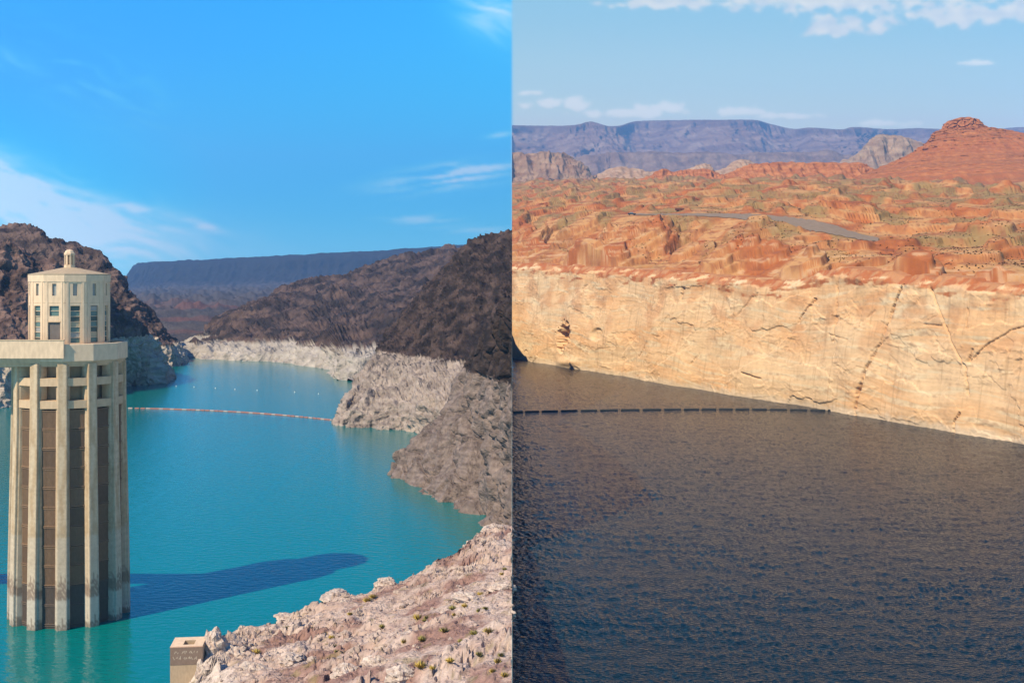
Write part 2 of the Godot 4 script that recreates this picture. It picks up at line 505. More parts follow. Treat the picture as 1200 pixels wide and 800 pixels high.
	var near_disp := func(p: Vector3, n: Vector3, u: float, v: float) -> Vector3:
		var d := n_ridge.get_noise_3d(p.x / 40.0, p.y / 90.0, p.z / 40.0) * 4.0 + n_soft.get_noise_3dv(p / 18.0) * 2.4 + n_fbm.get_noise_3dv(p / 4.0) * 0.6 - joints(p, 11.0, 9.0) * 1.5 - joints(p + Vector3(40, 3, 8), 26.0, 34.0) * 2.6
		# joints and small hollows in the cliff
		var j := absf(n_ridge.get_noise_3d(p.x / 22.0 + 5.0, p.y / 60.0, p.z / 22.0))
		d -= ss(0.62, 0.75, n_cell.get_noise_3d(p.x / 4.0, p.y / 5.0, p.z / 4.0) + 0.9) * 1.2
		d -= ss(0.06, 0.0, j) * 1.6
		return n * d
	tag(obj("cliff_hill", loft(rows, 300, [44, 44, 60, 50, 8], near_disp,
		ring_paint([37.0, 37.0, 37.0, 37.5, 38.0, 38.5, 39.0, 39.5, 40.0, 40.0], c3(0.028, 0.022, 0.021), c3(0.075, 0.055, 0.048), c3(0.29, 0.235, 0.21), c3(0.17, 0.137, 0.125), 9.0), -1.0), mats.rock_near),  # shade of the cove wall is put into these darker rock tones
		"bare grey cliff coloured as in shade with a rocky spur dropping straight into the cove", "cliff", "", "structure")

func near_bank() -> void:
	var rows := [
		[[176, 812.0], [204, 782.0], [234, 752.0], [262, 737.0], [292, 727.0], [330, 719.0], [352, 704.0], [388, 693.0], [430, 689.0], [468, 678.0], [505, 660.0], [538, 641.0], [556, 626.0], [580, 612.0], [612, 612.0]],
		[[178, 830, 200], [212, 815, 201], [243, 765, 213], [272, 742, 230], [302, 733, 240], [334, 726, 245], [360, 712, 250], [394, 702, 255], [432, 695, 258], [470, 683, 264], [506, 664, 273], [538, 645, 284], [556, 630, 292], [580, 617, 300], [612, 619, 300]],
		[[182, 850, 190], [222, 840, 190], [256, 790, 200], [285, 768, 209], [315, 758, 216], [345, 750, 221], [372, 742, 224], [404, 734, 226], [436, 728, 227], [470, 718, 228], [506, 703, 232], [538, 690, 237], [558, 682, 240], [582, 672, 244], [612, 666, 246]],
		[[190, 900, 170], [230, 890, 170], [268, 850, 178], [300, 826, 182], [330, 812, 184], [358, 800, 186], [386, 792, 187], [414, 786, 187], [442, 780, 186], [474, 772, 185], [508, 762, 185], [540, 752, 186], [562, 745, 187], [586, 738, 188], [612, 732, 190]],
		[[200, 1010, 130], [240, 1000, 130], [280, 980, 134], [310, 965, 136], [340, 955, 136], [368, 948, 136], [394, 940, 135], [420, 932, 134], [448, 925, 133], [480, 915, 132], [512, 905, 132], [542, 895, 132], [564, 888, 132], [588, 880, 132], [612, 875, 132]],
		[[200, 1180, 95], [240, 1180, 95], [280, 1170, 95], [310, 1160, 95], [340, 1150, 95], [368, 1140, 95], [394, 1130, 95], [420, 1120, 95], [448, 1110, 95], [480, 1100, 95], [512, 1090, 95], [542, 1080, 95], [564, 1070, 95], [588, 1060, 95], [612, 1050, 95]],
	]
	var dsp := func(p: Vector3, n: Vector3, u: float, v: float) -> Vector3:
		var away := ss(0.05, 1.0, v)
		var d := crag(p, 15.0) * 1.7 * away
		# ledges that strike towards the water
		var strike := p.x * 0.55 - p.z * 0.83 + n_soft.get_noise_3dv(p / 20.0) * 7.0
		var saw := fposmod(strike / 8.5, 1.0)
		var broken := ss(-0.1, 0.35, n_fbm.get_noise_3d(p.x / 18.0, 3.0, p.z / 18.0))
		d += (saw * saw * 1.7 - 0.6) * broken * away
		d -= joints(p, 4.2, 3.0) * 0.7 * ss(0.0, 0.6, v) * broken
		d += n_slab.get_noise_3dv(p / 3.4) * (0.1 + 0.5 * broken) + n_slab.get_noise_3dv(p / 1.5 + Vector3(9, 0, 0)) * 0.22 + n_fbm.get_noise_3dv(p / 3.0) * (0.2 + 0.2 * broken)
		# the pale knob beside the concrete block
		var k := Vector2(p.x + 52.6, p.z + 212.0)
		d += 1.6 * exp(-pow(k.x * k.x / 14.0 + k.y * k.y / 70.0, 2.0))
		return Vector3(n.x * 0.4, absf(n.y), n.z * 0.4).normalized() * d
	var pnt := func(p: Vector3, n: Vector3, u: float, v: float) -> Color:
		var a := n_fbm.get_noise_3dv(p / 16.0) * 0.5 + 0.5
		var b := n_fbm.get_noise_3dv(p / 2.4 + Vector3(7, 0, 0)) * 0.5 + 0.5
		var soil := n_soft.get_noise_3d(p.x / 15.0, 0.0, p.z / 15.0)
		var c := mixc(c3(0.52, 0.385, 0.33), c3(0.70, 0.58, 0.51), ss(0.3, 0.72, a * 0.55 + b * 0.45))
		c = mixc(c, c3(0.36, 0.225, 0.19), ss(0.02, 0.34, soil + (b - 0.5) * 0.5))
		c = mixc(c, c3(0.74, 0.65, 0.59), ss(0.5, 0.8, v - 1.9 - u * 1.6) * ss(0.42, 0.6, a))
		c = mixc(c, c3(0.72, 0.62, 0.55), ss(0.24, 0.12, u + (b - 0.5) * 0.1))
		c = mixc(c, c3(0.16, 0.12, 0.105), ss(0.62, 0.75, b) * 0.5)
		c = mixc(c, c3(0.25, 0.22, 0.08), ss(0.66, 0.76, n_fbm.get_noise_3dv(p / 5.0 + Vector3(0, 40, 9)) * 0.5 + 0.5) * 0.5)
		return c
	var bank_mesh := loft(rows, 300, [40, 70, 70, 40, 6], dsp, pnt, -1.0)
	var bank := obj("bank_shore", bank_mesh, mats.rock_bank)
	tag(bank, "pale pinkish rubble bank with ledges sloping into turquoise water", "bank", "", "structure")
	# loose rocks on the bank, and tufts
	var verts: PackedVector3Array = bank_mesh.surface_get_arrays(0)[Mesh.ARRAY_VERTEX]
	var nu := 301
	var variants := []
	for k in 8:
		variants.append(boulder_mesh(k))
	var scr := PackedVector2Array()
	var pick := PackedInt32Array()
	for i in range(0, verts.size(), 2):
		var v := verts[i]
		if v.y > 0.1:
			scr.append(Vector2(600.0 + F * v.x / -v.z, HOR - F * (v.y - EYE) / -v.z))
			pick.append(i)
	var spot := func(px: float, py: float) -> Vector3:
		var best := 0
		var bd := 1e9
		var w := Vector2(px, py)
		for i in scr.size():
			var dd := scr[i].distance_squared_to(w)
			if dd < bd:
				bd = dd
				best = i
		return verts[pick[best]]
	var placed := 0
	var guard := 0
	while placed < 280 and guard < 9000:
		guard += 1
		var i := rng.randi_range(4, nu - 8)
		var j := rng.randi_range(1, 172)
		var p := verts[j * nu + i]
		if p.y < 0.2:
			continue
		var soilish := n_soft.get_noise_3d(p.x / 15.0, 0.0, p.z / 15.0)
		if soilish > 0.12 and rng.randf() < 0.6:
			continue
		var s := rng.randf_range(0.4, 0.95)
		if rng.randf() < 0.18:
			s = rng.randf_range(1.0, 2.0)
		if j < 12:
			s *= 1.25
		var r := obj("rock", variants[placed % 8], mats.rock_bank, bank)
		r.position = p - Vector3(0, s * 0.1, 0)
		r.rotation = Vector3(rng.randf_range(-0.4, 0.4), rng.randf() * TAU, rng.randf_range(-0.4, 0.4))
		r.scale = Vector3(s * rng.randf_range(0.8, 1.5), s * rng.randf_range(0.55, 0.95), s * rng.randf_range(0.8, 1.3))
		placed += 1
	# big rocks the photograph shows one by one along the waterline
	for q in [[447, 686, 256, 2.1], [460, 680, 262, 1.5], [455, 684, 258, 1.3], [437, 692, 252, 1.1], [326, 720, 251, 1.2], [312, 722, 250, 0.9], [283, 731, 244, 1.0], [392, 693, 266, 1.9], [404, 694, 262, 1.5], [512, 656, 281, 1.3], [576, 617, 303, 3.0], [560, 628, 296, 1.6], [191, 796, 206, 2.3], [225, 806, 199, 1.9], [243, 778, 210, 1.6]]:
		var r := obj("rock", variants[int(q[0]) % 8], mats.rock_bank, bank)
		r.position = spot.call(q[0], q[1] + 4.0) - Vector3(0, q[3] * 0.1, 0)
		r.rotation.y = q[0]
		r.scale = Vector3(q[3] * 1.25, q[3] * 0.8, q[3])
	# rock outcrops with their own broken faces
	var kk := 0
	for q in [[251, 762, 210, 2.9, 5.2, 3.6], [240, 792, 205, 2.2, 3.6, 2.6], [274, 772, 210, 3.6, 2.9, 3.4], [296, 790, 200, 4.4, 2.6, 4.0], [392, 698, 268, 6.2, 1.3, 4.0], [333, 723, 250, 3.6, 1.0, 2.6], [452, 684, 262, 3.4, 1.9, 2.4], [578, 622, 300, 4.6, 2.3, 3.4], [405, 790, 183, 3.6, 2.0, 3.0], [440, 778, 186, 3.2, 1.9, 2.6], [470, 792, 180, 3.4, 2.0, 3.0], [520, 733, 205, 4.2, 1.3, 2.6], [545, 700, 222, 4.2, 1.4, 2.8], [588, 690, 226, 3.6, 1.6, 2.8], [480, 745, 205, 3.4, 1.2, 2.4], [340, 772, 200, 3.2, 1.3, 2.8]]:
		var oc := obj("outcrop", outcrop_mesh(kk), mats.rock_bank, bank)
		kk += 1
		if q[0] < 300 or q[1] < 725:
			oc.position = P(q[0], q[1], q[2])
			if q[0] > 300:
				oc.position.y = minf(oc.position.y, 1.0) if q[0] < 430 else oc.position.y
		else:
			oc.position = spot.call(q[0], q[1])
		oc.rotation.y = kk * 0.9 if q[0] > 300 else 0.15
		oc.scale = Vector3(q[3], q[4], q[5])
	# yellow-green tufts
	var tuft := tuft_mesh()
	for q in [[430, 705], [438, 700], [388, 748], [384, 757], [394, 764], [380, 745], [470, 748], [473, 753], [488, 726], [497, 728], [500, 724], [524, 706], [531, 714], [545, 711], [560, 717], [563, 697], [569, 715], [540, 752], [495, 750], [520, 742], [493, 782], [508, 784], [528, 775], [524, 790], [545, 765], [562, 768], [573, 742], [583, 776], [588, 770], [592, 792], [578, 788], [592, 668], [588, 674], [410, 721], [448, 735], [532, 722], [555, 744], [300, 765], [335, 738], [392, 760]]:
		var best: Vector3 = spot.call(q[0], q[1])
		var t := base("desert_shrub", best + Vector3(0, -0.05, 0), rng.randf() * TAU)
		var s := rng.randf_range(0.75, 1.45)
		t.scale = Vector3(s, s * rng.randf_range(0.7, 1.0), s)
		obj("foliage", tuft, mats.tuft_a if rng.randf() < 0.6 else mats.tuft_b, t)
		tag(t, "small yellow-green desert shrub growing on the rubble bank", "shrub", "shrubs on the rubble bank")

func faceted(pos: PackedVector3Array, col: PackedColorArray, nu: int, nv: int) -> ArrayMesh:
	var st := begin()
	for j in nv - 1:
		for i in nu - 1:
			var a := j * nu + i
			for t in [[a, a + nu, a + 1], [a + 1, a + nu, a + nu + 1]]:
				var n: Vector3 = (pos[t[2]] - pos[t[0]]).cross(pos[t[1]] - pos[t[0]])
				if n.length_squared() < 1e-10:
					continue
				for q in t:
					st.set_normal(n.normalized())
					st.set_color(col[q])
					st.add_vertex(pos[q])
	return st.commit()

func boulder_mesh(k: int) -> ArrayMesh:
	var nu := 13
	var nv := 8
	var pos := PackedVector3Array()
	var col := PackedColorArray()
	for j in nv:
		var th := PI * j / (nv - 1)
		for i in nu:
			var ph := TAU * (i % (nu - 1)) / (nu - 1)
			var d := Vector3(sin(th) * cos(ph), cos(th), sin(th) * sin(ph))
			var r := 1.0 + n_cell.get_noise_3dv(d * 1.1 + Vector3(k * 11.0, 0, 0)) * 0.55 + n_soft.get_noise_3dv(d * 1.5 + Vector3(0, k * 7.0, 0)) * 0.3
			pos.append(d * r)
			var a := n_fbm.get_noise_3dv(d * 2.0 + Vector3(0, 0, k * 5.0)) * 0.5 + 0.5
			var c0 := c3(0.46, 0.345, 0.295)
			var c1 := c3(0.72, 0.62, 0.54)
			col.append(mixc(c0, c1, clampf(a * 0.8 + (k % 4) * 0.12 - 0.1, 0.0, 1.0)))
	return faceted(pos, col, nu, nv)

func outcrop_mesh(k: int) -> ArrayMesh:
	var nu := 30
	var nv := 18
	var pos := PackedVector3Array()
	var col := PackedColorArray()
	for j in nv:
		var th := PI * j / (nv - 1)
		for i in nu:
			var ph := TAU * (i % (nu - 1)) / (nu - 1)
			var d := Vector3(sin(th) * cos(ph), cos(th), sin(th) * sin(ph))
			var o := d + Vector3(k * 13.0, k * 3.0, 0)
			var r := 1.0 + n_cell.get_noise_3dv(o * 0.8) * 0.4 + n_ridge.get_noise_3dv(o * 0.7) * 0.18 + n_fbm.get_noise_3dv(o * 2.0) * 0.12
			r -= ss(0.2, 0.02, n_joint.get_noise_3dv(o * 1.9) + 1.0) * 0.12
			pos.append(d * r)
			var a := n_fbm.get_noise_3dv(o * 1.6) * 0.5 + 0.5
			var b := n_fbm.get_noise_3dv(o * 5.0) * 0.5 + 0.5
			var c := mixc(c3(0.54, 0.41, 0.35), c3(0.74, 0.65, 0.58), ss(0.3, 0.65, a * 0.5 + b * 0.5))
			col.append(c)
	return faceted(pos, col, nu, nv)

func tuft_mesh() -> ArrayMesh:
	var st := SurfaceTool.new()
	st.begin(Mesh.PRIMITIVE_TRIANGLES)
	var r := RandomNumberGenerator.new()
	r.seed = 5
	for k in 110:
		var a := r.randf() * TAU
		var lean := r.randf_range(0.05, 1.15)
		var d := Vector3(cos(a) * sin(lean), cos(lean), sin(a) * sin(lean))
		var l := r.randf_range(0.45, 1.0)
		var side := d.cross(Vector3(r.randf() - 0.5, r.randf(), r.randf() - 0.5)).normalized() * 0.09
		var root := Vector3(cos(a), 0, sin(a)) * 0.12
		st.set_normal(d)
		st.add_vertex(root - side)
		st.add_vertex(root + d * l)
		st.add_vertex(root + side)
	return st.commit()

# ---------------------------------------------------------------- tower

func quad(st: SurfaceTool, a: Vector3, b: Vector3, c: Vector3, d: Vector3) -> void:
	# corners in clockwise order seen from outside
	var n := (c - a).cross(b - a).normalized()
	for q in [a, b, c, a, c, d]:
		st.set_normal(n)
		st.add_vertex(q)

func bxs(st: SurfaceTool, lo: Vector3, hi: Vector3) -> void:
	var x0 := lo.x
	var y0 := lo.y
	var z0 := lo.z
	var x1 := hi.x
	var y1 := hi.y
	var z1 := hi.z
	quad(st, Vector3(x0, y1, z1), Vector3(x1, y1, z1), Vector3(x1, y0, z1), Vector3(x0, y0, z1))
	quad(st, Vector3(x1, y1, z0), Vector3(x0, y1, z0), Vector3(x0, y0, z0), Vector3(x1, y0, z0))
	quad(st, Vector3(x0, y1, z0), Vector3(x0, y1, z1), Vector3(x0, y0, z1), Vector3(x0, y0, z0))
	quad(st, Vector3(x1, y1, z1), Vector3(x1, y1, z0), Vector3(x1, y0, z0), Vector3(x1, y0, z1))
	quad(st, Vector3(x0, y1, z0), Vector3(x1, y1, z0), Vector3(x1, y1, z1), Vector3(x0, y1, z1))
	quad(st, Vector3(x0, y0, z1), Vector3(x1, y0, z1), Vector3(x1, y0, z0), Vector3(x0, y0, z0))

func begin() -> SurfaceTool:
	var st := SurfaceTool.new()
	st.begin(Mesh.PRIMITIVE_TRIANGLES)
	return st

func box_mesh(lo: Vector3, hi: Vector3) -> ArrayMesh:
	var st := begin()
	bxs(st, lo, hi)
	return st.commit()

# a ring of n sides (angle 0 towards +z), from profile points (radius, y) listed from bottom outside to top
func ngon_ring(n: int, off: float, prof: Array) -> ArrayMesh:
	var st := begin()
	for k in n:
		var a0 := off + TAU * k / n
		var a1 := off + TAU * (k + 1) / n
		for j in prof.size() - 1:
			var p: Vector2 = prof[j]
			var q: Vector2 = prof[j + 1]
			quad(st, Vector3(sin(a0) * q.x, q.y, cos(a0) * q.x), Vector3(sin(a1) * q.x, q.y, cos(a1) * q.x), Vector3(sin(a1) * p.x, p.y, cos(a1) * p.x), Vector3(sin(a0) * p.x, p.y, cos(a0) * p.x))
	return st.commit()

func wall_with_holes(w: float, y0: float, y1: float, holes: Array, th: float) -> ArrayMesh:
	# a wall in the plane z = 0 (front) .. -th with rectangular openings [x0, x1, y0, y1]
	var xs := [-w / 2, w / 2]
	var ys := [y0, y1]
	for h in holes:
		xs.append_array([h[0], h[1]])
		ys.append_array([h[2], h[3]])
	xs.sort()
	ys.sort()
	var st := begin()
	for i in xs.size() - 1:
		for j in ys.size() - 1:
			if xs[i + 1] - xs[i] < 0.001 or ys[j + 1] - ys[j] < 0.001:
				continue
			var cx: float = (xs[i] + xs[i + 1]) / 2
			var cy: float = (ys[j] + ys[j + 1]) / 2
			var open := false
			for h in holes:
				if cx > h[0] and cx < h[1] and cy > h[2] and cy < h[3]:
					open = true
			if not open:
				bxs(st, Vector3(xs[i], ys[j], -th), Vector3(xs[i + 1], ys[j + 1], 0))
	return st.commit()

func fin_mesh() -> ArrayMesh:
	# a tapering concrete rib, outer face at +z, with waterline stains of its own outline
	var nv := 130
	var y0 := -4.0
	var y1 := 54.2
	var ring := [Vector2(-1.25, -2.6), Vector2(-1.25, -0.75), Vector2(-0.95, -0.72), Vector2(-0.95, -0.12), Vector2(-0.85, 0.0), Vector2(0.85, 0.0), Vector2(0.95, -0.12), Vector2(0.95, -0.72), Vector2(1.25, -0.75), Vector2(1.25, -2.6)]
	# the front is split so that stains can break across it
	var sec := []
	for i in ring.size() - 1:
		var parts := 7 if i == 4 else (2 if (i == 2 or i == 6) else 1)
		for s in parts:
			sec.append(ring[i].lerp(ring[i + 1], float(s) / parts))
	sec.append(ring[ring.size() - 1])
	var nu := sec.size()
	var pos := PackedVector3Array()
	var col := PackedColorArray()
	for j in nv:
		var y := lerpf(y0, y1, float(j) / (nv - 1))
		var grow := 12.35 - 0.85 * ss(-4.0, 54.0, y)
		var wide := 1.0 + 0.12 * (1.0 - y / 54.0)
		for i in nu:
			var q: Vector2 = sec[i]
			pos.append(Vector3(q.x * wide, y, grow + q.y))
			var a := n_fbm.get_noise_3d(q.x * 0.9, y * 0.16, q.y * 0.7) * 0.5 + 0.5
			var b := n_fbm.get_noise_3d(q.x * 2.2 + 8.0, y * 0.9, q.y * 2.0)
			var c := mixc(c3(0.47, 0.345, 0.225), c3(0.59, 0.475, 0.345), ss(0.3, 0.75, a))
			c = mixc(c, c3(0.60, 0.54, 0.46), ss(19.0, 18.6, y + b * 0.8) * 0.45)
			c = mixc(c, c3(0.27, 0.20, 0.16), ss(0.0, 0.5, 9.4 + b * 5.0 - y) * 0.85)
			c = mixc(c, c3(0.55, 0.50, 0.43), ss(6.6, 5.9, y + b * 1.2))
			c = mixc(c, c3(0.20, 0.16, 0.13), ss(1.9, 0.9, y + b * 3.0) * 0.8)
			c = c * (1.0 + 0.06 * signf(sin(y * 2.1)) * ss(0.9, 1.0, absf(sin(y * 1.05))))
			c.a = 1.0
			col.append(c)
	return sheet(pos, col, nu, nv, true)

func rack_mesh(w: float, h: float) -> ArrayMesh:
	# one trash rack panel: frame, backing and upright bars
	var st := begin()
	bxs(st, Vector3(-w / 2, 0, -0.3), Vector3(w / 2, h - 0.14, -0.16))
	bxs(st, Vector3(-w / 2, 0.0, -0.16), Vector3(w / 2, 0.22, 0.06))
	bxs(st, Vector3(-w / 2, h - 0.34, -0.16), Vector3(w / 2, h - 0.14, 0.03))
	var n := 16
	for k in n:
		var x := -w / 2 + (k + 0.5) * w / n
		bxs(st, Vector3(x - 0.07, 0.22, -0.16), Vector3(x + 0.07, h - 0.34, -0.07))
	return st.commit()

func tower() -> void:
	var c := P(81, 330, 255.0)
	c.y = 0.0
	var to_cam := Vector2(-c.x, -c.z).normalized()
	var turn := atan2(to_cam.x, to_cam.y)
	var t := base("intake_tower", c, turn)
	tag(t, "tall ribbed cream concrete intake tower standing in turquoise water", "tower")
	var con: Material = mats.concrete
	var off := deg_to_rad(-7.0)
	var step := TAU / 12.0
	var fin := fin_mesh()
	for k in 12:
		var f := obj("rib", fin, mats.concrete_v, t)
		f.rotation.y = off + k * step
	# dark core behind the racks
	obj("core", ngon_ring(12, off, [Vector2(8.2, -4.0), Vector2(8.2, 54.0), Vector2(0.1, 54.05)]), mats.core_concrete, t)
	# racks between the ribs
	var r_mid := 10.95 * cos(step / 2)
	var bay := 2.0 * 10.95 * sin(step / 2) - 2.1
	var variants := [rack_mesh(bay + 0.3, 4.0)]
	for k in 12:
		for j in 12:
			var pn := obj("rack_panel", variants[0], mats.racks[(k * 5 + j * 3) % mats.racks.size()] if j > 2 else mats.rack_wet, t)
			var a := off + (k + 0.5) * step
			pn.rotation.y = a
			pn.position = Vector3(sin(a) * (r_mid + 0.05), -3.2 + j * 4.0, cos(a) * (r_mid + 0.05))
	# cross beams under the deck
	for k in 12:
		for yy in [45.0, 49.6]:
			var b := obj("cross_beam", box_mesh(Vector3(-bay / 2 - 0.3, 0.0, -2.6), Vector3(bay / 2 + 0.3, 1.62, 0.35)), con, t)
			var a := off + (k + 0.5) * step
			b.rotation.y = a
			b.position = Vector3(sin(a) * r_mid, yy, cos(a) * r_mid)
	# deck with stepped soffit and parapet
	obj("soffit", ngon_ring(12, off, [Vector2(8.0, 53.6), Vector2(11.0, 53.6), Vector2(11.0, 54.0), Vector2(11.35, 54.0), Vector2(11.35, 54.45), Vector2(11.6, 54.45), Vector2(11.6, 54.7), Vector2(8.0, 54.7)]), con, t)
	obj("parapet", ngon_ring(12, off, [Vector2(8.0, 54.72), Vector2(11.85, 54.72), Vector2(11.85, 58.1), Vector2(11.75, 58.2), Vector2(11.3, 58.2), Vector2(11.3, 57.0), Vector2(7.0, 57.0)]), mats.concrete_pale, t)
	# the house on top: twelve wall panels with real openings
	var r_house := 8.25
	var fw := 2.0 * r_house * sin(step / 2)
	var fd := r_house * cos(step / 2)
	var y_lo := 57.0
	var y_hi := 72.55
	var s := 0.19
	var win := [-0.95, 0.95, 58.3, 66.0]
	var top := [-0.45, 0.45, 68.1, 70.6]
	var full := wall_with_holes(fw, y_lo, y_hi, [win, top], 0.6)
	var door_panel := wall_with_holes(fw, y_lo, y_hi, [[-1.25, 1.25, 57.05, 62.6], [-1.0, 1.0, 63.9, 66.0], top], 0.6)
	var pane_tall := box_mesh(Vector3(-0.93, 0.05, -0.03), Vector3(0.93, 1.0, 0.0))
	var bar := box_mesh(Vector3(-0.95, -0.05, -0.06), Vector3(0.95, 0.05, 0.06))
	for k in 12:
		var a := off + (k + 0.5) * step
		var is_door := k == 11
		var wp := obj("wall_panel", door_panel if is_door else full, mats.concrete_pale, t)
		wp.rotation.y = a
		wp.position = Vector3(sin(a) * fd, 0, cos(a) * fd)
		# narrow pilasters beside each opening
		for x in [-1.55, 1.55]:
			var pl := obj("pilaster", box_mesh(Vector3(x - 0.22, 58.0, 0.0), Vector3(x + 0.22, 70.95, 0.09)), mats.concrete_pale, wp)
		obj("band", box_mesh(Vector3(-fw / 2 - 0.02, 70.98, 0.003), Vector3(fw / 2 + 0.02, 72.4, 0.12)), mats.concrete_pale, wp)
		obj("joint", box_mesh(Vector3(-fw / 2, 66.55, 0.003), Vector3(fw / 2, 66.66, 0.03)), con, wp)
		var tw := obj("window", box_mesh(Vector3(-0.45, 68.1, -0.42), Vector3(0.45, 70.6, -0.38)), mats.pane_grey, wp)
		if is_door:
			obj("door", box_mesh(Vector3(-1.25, 57.05, -0.35), Vector3(1.25, 62.6, -0.25)), mats.door, wp)
			obj("lintel", box_mesh(Vector3(-1.45, 62.62, 0.0), Vector3(1.45, 62.85, 0.12)), con, wp)
			obj("window", box_mesh(Vector3(-1.0, 63.9, -0.42), Vector3(1.0, 66.0, -0.36)), mats.pane_teal, wp)
			var b2 := obj("glazing_bar", bar, mats.concrete_pale, wp)
			b2.position = Vector3(0, 64.95, -0.3)
		else:
			for j in 7:
				var pane := obj("pane", pane_tall, [mats.pane_teal, mats.pane_grey, mats.pane_teal, mats.pane_tan, mats.pane_dark, mats.pane_teal, mats.pane_dark][(j + k * 2) % 7], wp)
				pane.position = Vector3(0, 58.3 + j * 1.1, -0.36)
				if j > 0:
					var gb := obj("glazing_bar", bar, mats.concrete_pale, wp)
					gb.position = Vector3(0, 58.3 + j * 1.1, -0.3)
	# low roof and lantern
	obj("roof", ngon_ring(12, off, [Vector2(7.4, 72.4), Vector2(8.38, 72.45), Vector2(8.38, 72.62), Vector2(8.0, 72.66), Vector2(1.3, 74.02), Vector2(0.05, 74.04)]), mats.roof, t)
	var lan := obj("lantern", ngon_ring(8, 0.2, [Vector2(1.15, 74.0), Vector2(1.15, 74.55), Vector2(0.95, 74.6), Vector2(0.05, 74.6)]), mats.concrete_pale, t)
	for k in 8:
		var a := 0.2 + k * TAU / 8
		var po := obj("post", box_mesh(Vector3(-0.17, 74.6, -0.2), Vector3(0.17, 76.7, 0.12)), mats.concrete_pale, lan)
		po.rotation.y = a
		po.position = Vector3(sin(a) * 0.92, 0, cos(a) * 0.92)
	obj("dome", ngon_ring(8, 0.2, [Vector2(0.7, 76.68), Vector2(1.15, 76.7), Vector2(1.15, 77.1), Vector2(1.0, 77.2), Vector2(0.85, 77.55), Vector2(0.5, 77.8), Vector2(0.02, 77.88)]), mats.concrete_pale, lan)
	obj("lamp_core", ngon_ring(8, 0.2, [Vector2(0.45, 74.6), Vector2(0.45, 76.69)]), mats.core_concrete, lan)

	# footbridge to the shore
	var b := base("footbridge", Vector3(-91.3, 0, -243.0))
	tag(b, "cream concrete footbridge running from the intake tower to the shore", "bridge")
	var bl := 95.0
	obj("deck", box_mesh(Vector3(-bl, 55.3, -7.2), Vector3(-2.2, 57.0, -0.4)), con, b)
	for k in 12:
		var x1 := -0.004 - k * 7.9
		var wgt := obj("parapet_panel", box_mesh(Vector3(x1 - 7.88, 55.4, -0.4), Vector3(x1, 59.0, 0.0)), mats.concrete_pale, b)
	obj("coping", box_mesh(Vector3(-bl, 59.003, -0.5), Vector3(0.05, 59.2, 0.08)), con, b)
	for k in 3:
		obj("ledge", box_mesh(Vector3(-bl, 54.35 + k * 0.36, -7.0), Vector3(-2.0 + k * 0.5, 54.7 + k * 0.36 - 0.01, -0.9 + k * 0.3)), con, b)
	for k in 12:
		obj("far_parapet_panel", box_mesh(Vector3(-2.0 - (k + 1) * 7.7, 55.4, -7.6), Vector3(-2.02 - k * 7.7, 58.6, -7.2)), mats.concrete_pale, b)
	var gir := obj("girder", box_mesh(Vector3(-bl, 53.2, -6.6), Vector3(-4.5, 54.34, -5.2)), con, b)
	obj("girder", box_mesh(Vector3(-bl, 53.6, -2.9), Vector3(-4.5, 54.34, -1.6)), con, b)

func concrete_block() -> void:
	var b := base("concrete_block", P(218, 757, 205.0) * Vector3(1, 0, 1), 0.12)
	tag(b, "square concrete block with a hollow top at the water's edge", "block")
	var st := begin()
	var y := 8.4
	var w := 2.72
	# walls round a square pit
	bxs(st, Vector3(-w, -3, -w * 2), Vector3(w, y - 1.6, 0))
	bxs(st, Vector3(-w, y - 1.6, -w * 2), Vector3(-0.7, y, 0))
	bxs(st, Vector3(1.15, y - 1.6, -w * 2), Vector3(w, y, 0))
	bxs(st, Vector3(-0.7, y - 1.6, -1.0), Vector3(1.15, y, 0))
	bxs(st, Vector3(-0.7, y - 1.6, -w * 2), Vector3(1.15, y, -3.6))
	obj("base", st.commit(), mats.block_low, b)
	st = begin()
	bxs(st, Vector3(-w, y + 0.003, -w * 2), Vector3(-0.7, y + 0.06, 0))
	bxs(st, Vector3(1.15, y + 0.003, -w * 2), Vector3(w, y + 0.06, 0))
	bxs(st, Vector3(-0.698, y + 0.003, -1.0), Vector3(1.148, y + 0.06, 0))
	bxs(st, Vector3(-0.698, y + 0.003, -w * 2), Vector3(1.148, y + 0.06, -3.6))
	obj("top_slab", st.commit(), mats.concrete_pale, b)
	obj("stained_face", box_mesh(Vector3(-w, y - 3.1, 0.003), Vector3(w, y - 0.12, 0.05)), mats.block_dark, b)
	obj("rim", box_mesh(Vector3(-w - 0.04, y - 0.12, 0.003), Vector3(w + 0.04, y + 0.02, 0.09)), mats.block_rim, b)
	# faint chalky marks on the dark face
	st = begin()
	var r := RandomNumberGenerator.new()
	r.seed = 21
	for k in 34:
		var row := k % 2
		var x := -w + 0.7 + (k / 2) * 0.25
		if r.randf() < 0.25:
			continue
		var yy := y - 0.95 - row * 1.0 + r.randf_range(-0.12, 0.12)
		var l := r.randf_range(0.08, 0.3)
		var lean := r.randf_range(-0.3, 0.3)
		quad(st, Vector3(x + lean, yy + l, 0.056), Vector3(x + lean + 0.09, yy + l, 0.056), Vector3(x + 0.09, yy - l, 0.056), Vector3(x, yy - l, 0.056))
	obj("chalk_mark", st.commit(), mats.chalk, b).set_meta("kind", "stuff")

